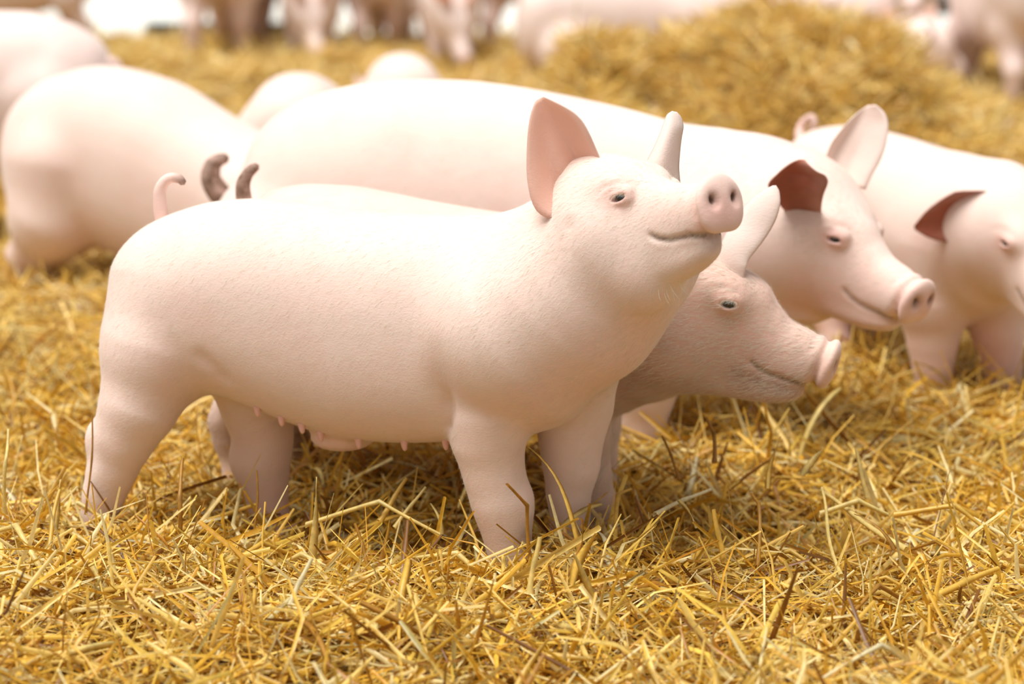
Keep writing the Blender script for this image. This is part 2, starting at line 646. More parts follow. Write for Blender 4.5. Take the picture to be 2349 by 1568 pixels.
class Head:
    def __init__(self, O, fr, L, jaw=1.0, brow=0.0, disc=1.0, dup=0.0, eu=.40, ew=.068):
        self.O, self.fr, self.L = np.asarray(O, float), fr, L
        self.jaw, self.brow, self.disc, self.dup, self.eu, self.ew = jaw, brow, disc, dup, eu, ew

    def P(self, u, v, w):
        return self.O + self.L * (u * self.fr[0] + v * self.fr[1] + w * self.fr[2])

    def sculpt(self, F, detail=True):
        L, fr = self.L, self.fr
        st = np.array(HEAD_ST) * L
        st[:, 1] += self.brow * L * np.exp(-((st[:, 0] / L - .53) / .13) ** 2)
        st[:, 2] *= self.jaw
        F.sweep(self.O, fr, st, k=0.05, p=2.15, rnd=0.02)
        # cheeks and brows
        for s in (-1, 1):
            F.ell(self.P(.20, .125 * s, -.26), np.array([.20, .115, .17]) * L, fr, k=0.05 * L / .35)
            F.ell(self.P(.37, .125 * s, .095), np.array([.13, .075, .085]) * L, fr, k=0.04)
        # lower jaw, rounded chin
        F.sweep(self.O, fr, np.array([(.45, -.17, -.40, .13), (.62, -.165, -.36, .115), (.78, -.15, -.315, .100), (.88, -.15, -.265, .080), (.94, -.16, -.225, .052)]) * L * np.array([1, 1, self.jaw, 1]), k=0.016, rnd=0.012)
        # snout disc
        fr2 = np.array([fr[0] * math.cos(.10) + fr[2] * math.sin(.10), fr[1], fr[2] * math.cos(.10) - fr[0] * math.sin(.10)])
        self.fr2 = fr2
        q, du = self.disc, self.dup
        F.ell(self.P(.985, 0, -.008 + du), np.array([.048, .130 * q, .124 * q]) * L, fr2, k=0.012)
        for sg in (-1, 1):
            F.ell(self.P(.992, .045 * q * sg, -.058 * q + du), np.array([.038, .072 * q, .072 * q]) * L, fr2, k=0.010)
        if not detail:
            return
        # folds behind the disc
        ring = [self.P(.935, .118 * math.cos(t), -.012 + .108 * math.sin(t)) for t in np.linspace(-0.4, math.pi + .4, 14)]
        F.groove(ring, 0.0022, 0.006, 0)
        ring = [self.P(.875, .118 * math.cos(t), -.03 + .118 * math.sin(t)) for t in np.linspace(0.2, math.pi - .2, 12)]
        F.groove(ring, 0.0018, 0.006)
        # mouth
        self.mouth = {}
        for s in (-1, 1):
            raw = [(.645, -.142), (.685, -.158), (.74, -.165), (.80, -.158), (.87, -.148), (.925, -.15)]
            pts = []
            for u, w in raw:
                pts.append(F.surf(self.P(u, 0, w), fr[1] * s, 0.12))
            pts.append(F.surf(self.P(.90, 0.02 * s, -.158), fr[0], 0.12))
            self.mouth[s] = pts
        for s in (-1, 1):
            F.groove(self.mouth[s], 0.009, 0.0045, 0)
            # crease above and behind the eye
            arc = [F.surf(self.P(self.eu + .10 * math.cos(t), 0.03 * s, self.ew + .007 + .075 * math.sin(t)), fr[1] * s, .15) for t in np.linspace(.4, 3.0, 8)]
            F.groove(arc, 0.0022, 0.0045)
        # nostrils
        self.nos = []
        for s in (-1, 1):
            p = F.surf(self.P(.93, .062 * s * q, .012 + du), fr[0], .1)
            self.nos.append(p)
            frn = np.array([fr[0], fr[1] * math.cos(.25 * s) - fr[2] * math.sin(.25 * s), fr[2] * math.cos(.25 * s) + fr[1] * math.sin(.25 * s)])
            F.ell(p, np.array([.012, .034, .042]) * L, frn, k=0.010, carve=True)
            F.ell(p, np.array([.06, .017, .026]) * L, frn, k=0.005, carve=True)
        # eyes: lids swell out of the skin and part in a slit
        self.eyes = []
        for s in (-1, 1):
            n = fr[1] * s * .98 + fr[0] * .12 + fr[2] * .10
            n = n / np.linalg.norm(n)
            p = F.surf(self.P(self.eu, .05 * s, self.ew), n, .15)
            r = 0.038 * L
            c = p - n * r * .80
            ax = fr[0] - n * (fr[0] @ n)
            ax = ax / np.linalg.norm(ax)
            up = np.cross(n, ax)
            if up @ fr[2] < 0:
                up = -up
            a2 = ax * math.cos(.33) + up * math.sin(.33)
            u2 = up * math.cos(.33) - ax * math.sin(.33)
            F.ell(c + u2 * r * .35, np.array([r * 1.9, r * 1.22, r * 1.25]), np.array([a2, n, u2]), k=0.010)
            F.ell(c - u2 * r * .45, np.array([r * 1.7, r * 1.10, r * 1.0]), np.array([a2, n, u2]), k=0.008)
            F.ell(c + n * r * 1.0 - u2 * r * .12, np.array([r * 1.15, r * .75, r * self.slit]), np.array([a2, n, u2]), k=0.003, carve=True)
            F.groove([c + n * r * 1.2 + a2 * r * t_ + u2 * r * (1.15 - .28 * t_ * t_) for t_ in np.linspace(-1.7, 1.5, 7)], .0022, .0032)
            F.groove([c + n * r * .9 + a2 * r * t_ + u2 * r * (-1.25 + .3 * t_ * t_) for t_ in np.linspace(-1.3, 1.3, 6)], .0014, .003)
            self.eyes.append((c, n, r, s, a2, u2))


Head.slit = .42


def eye_parts(head, root, base, mat, lashes=True):
    for c, n, r, s, ax, up in head.eyes:
        c = c - base
        v, f = [], []
        nu, nv = 20, 14
        for i in range(nv + 1):
            for j in range(nu):
                t, p = math.pi * i / nv, 2 * math.pi * j / nu
                v.append(c + r * (ax * math.cos(t) + math.sin(t) * (n * math.cos(p) + up * math.sin(p))))
        for i in range(nv):
            for j in range(nu):
                f.append((i * nu + j, i * nu + (j + 1) % nu, (i + 1) * nu + (j + 1) % nu, (i + 1) * nu + j))
        eb = new_mesh('eyeball', v, f, M_EYE, root)
        eb['label'] = 'dark shiny eye between pale lids'
        if not lashes:
            continue
        lv, lf = [], []
        rnd = random.Random(3)
        for t in np.linspace(-.92, .92, 18):
            h = head.slit * math.sqrt(max(0, 1 - t * t))
            w = ax * r * .022
            q0 = c + ax * r * (1.1 * t + rnd.uniform(-.03, .03)) + n * r * (1.13 - .2 * t * t) + up * r * (h + .10)
            m1 = q0 + r * (n * .20 - up * .20)
            tp = m1 + r * (n * .10 - up * rnd.uniform(.30, .5)) + ax * r * (t * .12 - .08)
            b0 = len(lv)
            lv += [q0 - w, q0 + w, m1 + w * .8, m1 - w * .8, tp + w * .15, tp - w * .15]
            lf += [(b0, b0 + 1, b0 + 2, b0 + 3), (b0 + 3, b0 + 2, b0 + 4, b0 + 5)]
        la = new_mesh('eyelashes', lv, lf, M_LASH, eb)
        la['label'] = 'row of pale eyelashes'
        la['kind'] = 'stuff'


def ear_mesh(name, rows, inner, root, base, mat, dip=1.0, pink=0.9, thick=0.006, pink_out=.12, nS=22, nT=15, dirt_dark=0.0, curl=0.0, skew=1.0):
    """rows of (edge A point, edge B point, hollow depth) from root to tip; inner = direction the hollow opens to"""
    inner = np.asarray(inner, float)
    inner = inner / np.linalg.norm(inner)
    A = np.array([r[0] for r in rows])
    B = np.array([r[1] for r in rows])
    D = np.array([r[2] for r in rows]) * dip
    s = np.linspace(0, 1, len(rows))
    q = np.linspace(0, 1, nS)
    A = np.stack([pchip(s, A[:, i], q) for i in range(3)], -1)
    B = np.stack([pchip(s, B[:, i], q) for i in range(3)], -1)
    D = pchip(s, D, q)
    t = np.linspace(0, 1, nT)
    P = A[:, None] * (1 - t)[None, :, None] + B[:, None] * t[None, :, None]
    P = P - inner * (D[:, None] * np.sin(math.pi * t ** skew)[None, :] ** 0.8)[..., None]
    if curl:  # soft folds running along the ear
        wv = curl * np.sin(t * 15)[None, :] * np.sin(math.pi * t)[None, :] * np.sin(math.pi * np.minimum(1, q * 1.3 + .1))[:, None]
        P = P + inner * wv[..., None]
    du = np.gradient(P, axis=0)
    dv = np.gradient(P, axis=1)
    N = np.cross(du, dv)
    N /= np.linalg.norm(N, axis=2, keepdims=True) + 1e-9
    N *= np.sign((N @ inner).mean() + 1e-9)
    th = thick * (0.35 + 0.65 * np.minimum(1, np.sin(math.pi * t) * 2.2))[None, :] * (0.45 + .55 * np.minimum(1, (1 - q) * 6))[:, None]
    P1 = P + N * th[..., None] / 2
    P2 = P - N * th[..., None] / 2
    v = np.concatenate([P1.reshape(-1, 3), P2.reshape(-1, 3)]) - base
    M = nS * nT
    i = np.arange(M).reshape(nS, nT)
    f1 = np.stack([i[:-1, :-1], i[:-1, 1:], i[1:, 1:], i[1:, :-1]], -1).reshape(-1, 4)
    f2 = f1[:, ::-1] + M
    rim = np.concatenate([i[:, 0], i[-1, 1:], i[-2::-1, -1], i[0, -2:0:-1]])
    r2 = np.roll(rim, -1)
    f3 = np.stack([rim, r2, r2 + M, rim + M], -1)
    dd = (D[:, None] * np.sin(math.pi * t)[None, :])
    pk = np.concatenate([np.broadcast_to(pink * (.75 + .25 * np.sin(math.pi * t))[None, :], (nS, nT)).ravel(), np.full(M, pink_out)])
    dr = np.concatenate([(dirt_dark * np.clip(1 - q * 1.6, 0, 1)[:, None] * np.sin(math.pi * t)[None, :]).ravel(), np.zeros(M)])  # hollow gets darker towards the ear root
    return new_mesh(name, v, np.concatenate([f1, f2, f3]), mat, root, attrs={'pink': ('FLOAT', pk), 'dirt_dark': ('FLOAT', dr)})


def smooth_path(pts, n):
    pts = np.asarray(pts, float)
    d = np.concatenate([[0], np.cumsum(np.linalg.norm(np.diff(pts[:, :3], axis=0), axis=1))])
    q = np.linspace(0, d[-1], n)
    return np.stack([pchip(d, pts[:, i], q) for i in range(pts.shape[1])], -1)


def tube(name, pts, mat, root, base, n=26, m=10, attrs_fn=None):
    """pts rows x, y, z, radius"""
    P = smooth_path(pts, n)
    c, r = P[:, :3] - base, P[:, 3]
    t = np.gradient(c, axis=0)
    t /= np.linalg.norm(t, axis=1, keepdims=True)
    ref = np.array([0.13, 1.0, 0.21])
    v, f = [], []
    for i in range(n):
        a = np.cross(t[i], ref)
        a /= np.linalg.norm(a)
        b = np.cross(t[i], a)
        for j in range(m):
            g = 2 * math.pi * j / m
            v.append(c[i] + r[i] * (a * math.cos(g) + b * math.sin(g)))
    for i in range(n - 1):
        for j in range(m):
            f.append((i * m + j, i * m + (j + 1) % m, (i + 1) * m + (j + 1) % m, (i + 1) * m + j))
    k = len(v)
    v.append(c[0] - t[0] * r[0] * .6)
    v.append(c[-1] + t[-1] * r[-1] * .6)
    for j in range(m):
        f.append((k, (j + 1) % m, j, j))
        f.append((k + 1, (n - 1) * m + j, (n - 1) * m + (j + 1) % m, (n - 1) * m + (j + 1) % m))
    # caps as quads with a repeated corner are not allowed: fan them as thin quads through the ring
    f = [q for q in f if len(set(q)) == 4]
    for j in range(0, m, 2):
        f.append((k, (j + 2) % m, (j + 1) % m, j))
        f.append((k + 1, (n - 1) * m + j, (n - 1) * m + (j + 1) % m, (n - 1) * m + (j + 2) % m))
    at = None
    if attrs_fn:
        s = np.concatenate([np.repeat(np.linspace(0, 1, n), m), [0, 1]])
        at = attrs_fn(s)
    return new_mesh(name, v, f, mat, root, attrs=at)


def paint(v, marks):
    """marks: (channel, polyline points, reach, strength)"""
    out = {'pink': np.zeros(len(v)), 'dirt_dark': np.zeros(len(v))}
    for ch, pts, r, s in marks:
        pts = [np.asarray(p, float) for p in pts]
        if len(pts) == 1:
            pts = pts * 2
        d = None
        for a, b in zip(pts[:-1], pts[1:]):
            q = seg_d(v[:, 0], v[:, 1], v[:, 2], a, b, 0, 0)
            d = q if d is None else np.minimum(d, q)
        out[ch] = np.maximum(out[ch], s * np.exp(-(d / r) ** 2))
    return {k: ('FLOAT', np.clip(a, 0, 1)) for k, a in out.items()}


def head_marks(h, dirt_dark=0.7):
    mk = [('pink', [h.P(1.0, -.05, -.02), h.P(1.0, .05, -.02)], .115 * h.L, .70),
          ('pink', [h.P(.80, -.1, -.05), h.P(.80, .1, -.05)], .12 * h.L, .3)]
    for s in (-1, 1):
        mk.append(('dirt_dark', [q - h.fr[1] * s * .0065 for q in h.mouth[s][:6]], .0052, min(1, dirt_dark * 1.4)))
        mk.append(('dirt_dark', h.mouth[s][4:], .024 * h.L, dirt_dark * .9))
        e = [q for q in h.eyes if q[3] == s][0]
        mk.append(('pink', [e[0] + e[1] * e[2]], .075 * h.L, .75))
    for p in h.nos:
        mk.append(('dirt_dark', [p - h.fr[0] * .012], .014 * h.L / .35, .95))  # inside of each nostril hole painted darker
    return mk


def finish_pig(F, base, marks, mat, root, name='body', smooth=2):
    v, f = F.mesh()
    v = relax(v, f, smooth)
    return new_mesh(name, v - base, f, mat, root, attrs=paint(v, marks)), v, f


def px_chain(rows, Y):
    """rows px, py, radius px, optional Y -> [(point, radius)]"""
    out = []
    for r in rows:
        y = r[3] if len(r) > 3 else Y
        p = W(r[0], r[1], y)
        out.append((p, r[2] / scale_at(y, p[2])))
    return out


def hoof_pair(F, foot, r, d=(1, 0, 0)):
    d = np.asarray(d, float)
    s = np.cross([0, 0, 1], d)
    for q in (-1, 1):
        c = np.asarray(foot) + s * q * r * .5 + d * r * .35
        F.cone(c + np.array([0, 0, r * .5]), c + d * r * .75 - np.array([0, 0, r * .55]), r * .55, r * .42, 0.008)
    for q in (-1, 1):
        c = np.asarray(foot) + s * q * r * .55 - d * r * .75 + np.array([0, 0, r * .7])
        F.cone(c, c - np.array([0, 0, r * .4]), r * .28, r * .22, 0.008)


# ================================================================== PIG 1: young pig in front, head raised
def yb1(px):
    return 0.12 - 0.24 * (px - 225) / 1075.0


def build_front_pig():
    base = np.array([*W(700, 1200, yb1(700))[:2], 0.0])
    root = empty('pig', base)
    tag(root, 'young pink pig with upright ears, head raised, standing side-on in front of the others', 'pig')
    hfr = frame(50, 8, 0)
    L = 0.325
    disc = W(1655, 464, -.42)
    O = disc - L * hfr[0]
    hd = Head(O, hfr, L, jaw=1.10, disc=1.16, dup=.008, eu=.465, ew=.04)
    x0, x1 = W(150, 800, 0)[0], W(1730, 500, -.42)[0]
    F = Field(coords((x0, -0.03, .0065), (-0.03, x1 + .02, .0031)),
              coords((-.56, -.02, .0034), (-.02, .36, .007)),
              coords((-.10, .44, .0065), (.44, .80, .0031)))
    rows = [(272, 640, 760, .05), (292, 585, 830, .10), (330, 533, 862, .128), (400, 490, 880, .145), (500, 464, 898, .152), (600, 459, 938, .155),
            (700, 470, 975, .156), (800, 483, 1000, .157), (900, 491, 1006, .156), (1000, 496, 1005, .153), (1100, 497, 1000, .148),
            (1200, 494, 985, .140), (1290, 500, 960, .122), (1350, 560, 920, .09)]
    st = []
    for px, t, b, hw in rows:
        y = yb1(px)
        T, B = W(px, t, y), W(px, b, y)
        st.append((T[0], T[2], B[2], hw, y))
    F.sweep((0, 0, 0), np.eye(3), st, k=0.03, p=2.3, rnd=0.04)
    # neck into the raised head
    F.chain(px_chain([(1190, 745, 232, -.125), (1310, 672, 216, -.15), (1415, 560, 186, -.19)], 0), k=0.05)
    F.cone(W(1415, 560, -.19), hd.P(.22, 0, -.16), .138, .105, .05)
    F.cone(W(1390, 640, -.16), hd.P(.42, 0, -.33), .125, .065, .05)
    hd.sculpt(F)
    # legs
    ylr, yrr = yb1(300) - .085, yb1(560) + .085
    ylf, yrf = yb1(1130) - .075, yb1(1300) + .065
    F.chain(px_chain([(400, 660, 150, ylr + .055), (362, 800, 128, ylr + .02), (318, 930, 86), (283, 1005, 66), (256, 1080, 51), (238, 1135, 42), (227, 1190, 36), (225, 1235, 36)], ylr), k=0.035)
    F.chain(px_chain([(560, 800, 120, yrr - .03), (590, 930, 78), (604, 1000, 62), (598, 1055, 62), (608, 1110, 47), (614, 1170, 42), (624, 1225, 43), (630, 1260, 40)], yrr), k=0.035)
    F.chain(px_chain([(1150, 720, 150, ylf + .05), (1135, 850, 118, ylf + .015), (1122, 950, 92), (1120, 1010, 78), (1133, 1085, 66), (1150, 1150, 64), (1160, 1200, 54), (1167, 1250, 46), (1172, 1290, 44)], ylf), k=0.03)
    F.chain(px_chain([(1320, 830, 110, yrf - .03), (1318, 930, 84), (1310, 1000, 70), (1310, 1065, 60), (1304, 1130, 46), (1308, 1185, 40), (1303, 1240, 40), (1303, 1275, 42)], yrf), k=0.03)
    F.ell(W(1135, 790, ylf + .035), (.075, .055, .13), k=.05)
    F.ell(W(395, 730, ylr + .03), (.095, .06, .15), k=.05)
    F.ell(W(222, 1010, ylr), (.020, .022, .034), k=.025)
    F.ell(W(556, 1052, yrr), (.018, .022, .034), k=.025)
    F.ell(W(1192, 1155, ylf - .005), (.022, .026, .036), k=.025)
    F.ell(W(1330, 1075, yrf - .01), (.022, .026, .036), k=.025)
    feet = []
    for px, py, y, r in ((226, 1228, ylr, .03), (632, 1262, yrr, .033), (1174, 1292, ylf, .034), (1306, 1278, yrf, .033)):
        p = W(px, py, y)
        feet.append(p)
        hoof_pair(F, p, r, (0.96, -.28, 0))
    # udder fold, flank and shoulder creases
    F.ell(W(785, 1003, yb1(785)), (.055, .045, .022), k=0.03)
    yn = yb1(1020) - .15
    F.groove([W(1012, 760, yn - .02), W(1018, 850, yn - .01), W(1032, 930, yn + .02), W(1042, 1000, yn + .05)], .008, .030, .5)
    F.groove([W(1026, 890, yn), W(1036, 950, yn + .02), W(1042, 1000, yn + .05)], .008, .012)
    F.groove([W(440, 800, yb1(440) - .15), W(490, 850, yb1(490) - .14), W(530, 890, yb1(530) - .12)], .006, .014)
    F.groove([W(1305, 490, -.30), W(1312, 560, -.30), W(1310, 610, -.3)], .004, .012)
    mk = head_marks(hd, .75)
    mk += [('dirt_dark', [p + np.array([0, 0, -.01])], .035, .5) for p in feet]
    mk += [('dirt_dark', [feet[0] + np.array([-.03, -.02, .05])], .03, .25), ('dirt_dark', [feet[2] + np.array([.035, -.03, .05])], .028, .75), ('dirt_dark', [feet[3] + np.array([.04, -.01, .075])], .022, .6)]
    mk += [('dirt_dark', [hd.P(.93, -.05, -.19), hd.P(.94, .03, -.18)], .02, .35)]
    mk += [('pink', [W(785, 1010, yb1(785))], .08, .5), ('pink', [W(1420, 800, -.25), W(1330, 900, -.25)], .10, .35)]  # second mark paints the warm shade on chest and neck
    mk += [('pink', [W(600, 1060, yrr), W(615, 1200, yrr)], .08, .35)]
    body, v, f = finish_pig(F, base, mk, M_SKIN, root)
    eye_parts(hd, root, base, M_SKIN)
    # near ear: opening towards the viewer
    R = [((1318, 452, -.25), (1388, 392, -.235), .045), ((1300, 492, -.262), (1378, 368, -.235), .062), ((1262, 500, -.265), (1366, 340, -.235), .062), ((1232, 484, -.262), (1352, 308, -.235), .055),
         ((1214, 440, -.255), (1335, 278, -.232), .046), ((1208, 385, -.245), (1315, 258, -.228), .036), ((1210, 320, -.235), (1290, 243, -.222), .025), ((1217, 265, -.225), (1266, 231, -.217), .013), ((1228, 232, -.215), (1247, 222, -.213), .003)]
    ear_mesh('ear', [(W(*a), W(*b), d) for a, b, d in R], (0, -1, .12), root, base, M_EAR, pink=.48, curl=.008, dirt_dark=.25, skew=1.5)
    R = [((1470, 396, -.17), (1560, 420, -.16), .02), ((1488, 362, -.165), (1557, 385, -.15), .03), ((1502, 335, -.155), (1559, 350, -.14), .03), ((1515, 305, -.145), (1563, 315, -.13), .026),
         ((1524, 280, -.135), (1567, 290, -.125), .02), ((1531, 263, -.13), (1562, 270, -.12), .01), ((1541, 255, -.125), (1553, 257, -.122), .002)]
    ear_mesh('ear', [(W(*a), W(*b), d) for a, b, d in R], (.25, 1, .1), root, base, M_EARPALE, pink=.6, pink_out=.05)
    # tail
    yt = yb1(300) + .0
    T = [(378, 520, 18), (368, 480, 17), (366, 445, 15), (376, 418, 13), (396, 407, 12), (412, 410, 11), (421, 420, 8)]
    pts = [(*W(a, b, yt), r / 1300) for a, b, r in T]
    tube('tail', pts, M_SKIN, root, base, attrs_fn=lambda s: {'pink': ('FLOAT', .35 + 0 * s), 'dirt_dark': ('FLOAT', np.clip((s - .8) * 5, 0, 1) * .9)})
    # teats along the belly
    for px, py in ((590, 945), (645, 968), (692, 985), (735, 1000), (822, 1012), (927, 1012), (1022, 1004)):
        y = yb1(px) - (.075 if px < 700 else .06)
        p = F.surf(W(px, py - 60, y), (0, -.15, -1), .2)
        pts = [(*(p + np.array([0, 0, .004])), .0075), (*(p + np.array([0, -.001, -.004])), .006), (*(p + np.array([.001, -.002, -.011])), .0045), (*(p + np.array([.001, -.002, -.014])), .003)]
        tube('teat', pts, M_SKIN, root, base, n=8, m=8, attrs_fn=lambda s: {'pink': ('FLOAT', .9 + 0 * s), 'dirt_dark': ('FLOAT', 0 * s)})
    return root, body, hd, v, f


PIG1 = build_front_pig()


# ================================================================== PIG 2: beside it, head lowered
def yb2(px):
    return 0.44 - 0.22 * (px - 560) / 840.0


def build_second_pig():
    base = np.array([*W(950, 1150, yb2(950))[:2], 0.0])
    root = empty('pig', base)
    tag(root, 'pink pig with bristly face and pale ear standing close behind the pig with raised head', 'pig')
    hfr = frame(12, -24.5, 0)
    L = 0.357
    disc = W(1909, 832, .0)
    hd = Head(disc - L * hfr[0], hfr, L, brow=.062, jaw=1.06)
    hd.slit = .5
    x0, x1 = W(470, 900, .4)[0], W(1960, 800, 0)[0]
    F = Field(coords((x0, .22, .010), (.22, x1 + .02, .0033)), coords((-.14, .22, .0036), (.22, .62, .009)), coords((-.08, .22, .009), (.22, .66, .0036)))
    rows = [(556, 560, 680, .05), (572, 490, 760, .09), (600, 450, 820, .125), (650, 431, 850, .14), (720, 424, 880, .15), (800, 428, 905, .152), (900, 445, 930, .152), (1000, 465, 940, .15), (1100, 482, 945, .146),
            (1200, 498, 950, .138), (1300, 520, 950, .12), (1380, 580, 940, .09)]
    st = []
    for px, t, b, hw in rows:
        y = yb2(px)
        T, B = W(px, t, y), W(px, b, y)
        st.append((T[0], T[2], B[2], hw, y))
    F.sweep((0, 0, 0), np.eye(3), st, k=0.03, p=2.3, rnd=0.04)
    F.chain(px_chain([(1220, 730, 205, .26), (1340, 770, 190, .20), (1470, 765, 160, .14)], 0), k=0.05)
    hd.sculpt(F)
    yn, yf = -.075, .08
    F.chain(px_chain([(650, 680, 150, yb2(650) - .04), (600, 820, 95), (548, 920, 52), (515, 965, 34), (520, 1010, 27), (540, 1090, 25), (550, 1180, 25)], yb2(560) + yn), k=0.03)
    F.chain(px_chain([(700, 760, 120), (710, 880, 70), (692, 965, 42), (684, 1005, 33), (690, 1080, 27), (694, 1160, 27)], yb2(690) + yf), k=0.03)
    F.chain(px_chain([(1290, 760, 130, yb2(1290) - .03), (1320, 900, 80), (1345, 1000, 52), (1362, 1090, 36), (1374, 1150, 34), (1382, 1200, 30), (1390, 1250, 30)], yb2(1380) + yn), k=0.03)
    F.chain(px_chain([(1360, 800, 100), (1372, 900, 60), (1378, 980, 42), (1380, 1050, 32), (1384, 1120, 28), (1388, 1160, 28)], yb2(1450) + yf), k=0.03)
    feet = [W(550, 1185, yb2(560) + yn), W(694, 1165, yb2(690) + yf), W(1391, 1255, yb2(1380) + yn), W(1388, 1165, yb2(1450) + yf)]
    for p in feet:
        hoof_pair(F, p, .027, (.95, -.3, 0))
    # jowl folds
    F.groove([hd.P(.02, -.20, -.02), hd.P(.04, -.24, -.22), hd.P(.10, -.2, -.40)], .005, .014)
    mk = head_marks(hd, .8)
    mk += [('dirt_dark', [hd.P(.62, -.13, -.24), hd.P(.78, -.1, -.22), hd.P(.90, -.06, -.19)], .030, .5), ('dirt_dark', [hd.P(.18, -.2, -.40), hd.P(.45, -.14, -.42)], .05, .3), ('dirt_dark', [hd.P(.84, -.1, .0), hd.P(.9, -.1, -.06)], .03, .22), ('dirt_dark', [hd.P(.1, -.2, -.3), hd.P(.45, -.18, -.25), hd.P(.75, -.12, -.2)], .07, .16)]
    mk += [('dirt_dark', [W(500, 960, yb2(560) + yn), W(515, 1010, yb2(560) + yn)], .03, .9), ('dirt_dark', [W(680, 1000, yb2(690) + yf - .03)], .05, .9), ('dirt_dark', [W(1358, 1180, yb2(1380) + yn), W(1372, 1190, yb2(1380) + yn - .03)], .025, .8)]  # dirt on hock and foreleg; far hind leg only coloured darker
    mk += [('pink', [hd.P(.1, -.2, -.25), hd.P(.4, -.17, 0), hd.P(.7, -.14, -.12)], .15, .6), ('pink', [W(1450, 960, .0), W(1420, 1000, .05)], .10, .6)]
    body, v, f = finish_pig(F, base, mk, M_SKIN_ROSY, root)
    eye_parts(hd, root, base, M_SKIN_ROSY)
    R = [((1625, 640, .03), (1705, 640, .0), .004), ((1640, 605, .03), (1712, 615, .0), .008), ((1650, 572, .03), (1718, 596, .005), .010), ((1666, 535, .035), (1738, 570, .012), .010), ((1688, 500, .045), (1765, 532, .025), .009),
         ((1712, 470, .05), (1783, 495, .035), .008), ((1737, 447, .055), (1790, 462, .045), .005), ((1758, 433, .06), (1788, 440, .055), .003), ((1772, 426, .062), (1780, 425, .06), .001)]
    ear_mesh('ear', [(W(*a), W(*b), d) for a, b, d in R], (.3, 1, .1), root, base, M_EARPALE, pink=.6, pink_out=.06, thick=.005)
    A = hd.P(.10, -.20, .12)
    dr = np.array([-.80, .12, .35])
    dr /= np.linalg.norm(dr)
    sd = np.array([.35, .1, .8])
    rows = [(A + dr * s * .12 - sd * w * .8, A + dr * s * .12 + sd * w * .8, d) for s, w, d in ((-.08, .035, .02), (.15, .05, .03), (.4, .058, .03), (.65, .045, .02), (.85, .026, .01), (1, .004, .001))]
    ear_mesh('ear', rows, (0, -1, .1), root, base, M_EAR, pink=.7)
    T = [(575, 500, 22), (560, 460, 20), (557, 430, 18), (566, 402, 14), (580, 387, 12), (590, 381, 9)]
    pts = [(*W(a, b, yb2(570)), r / 1220) for a, b, r in T]
    tube('tail', pts, M_SKIN_ROSY, root, base, attrs_fn=lambda s: {'pink': ('FLOAT', .4 + 0 * s), 'dirt_dark': ('FLOAT', np.clip(s * 2.0, 0, 1) * .95)})
    return root, body, hd, v, f


PIG2 = build_second_pig()


# ================================================================== PIG 3: the long large pig behind
def yb3(px):
    return 0.98 - 0.27 * (px - 600) / 1050.0


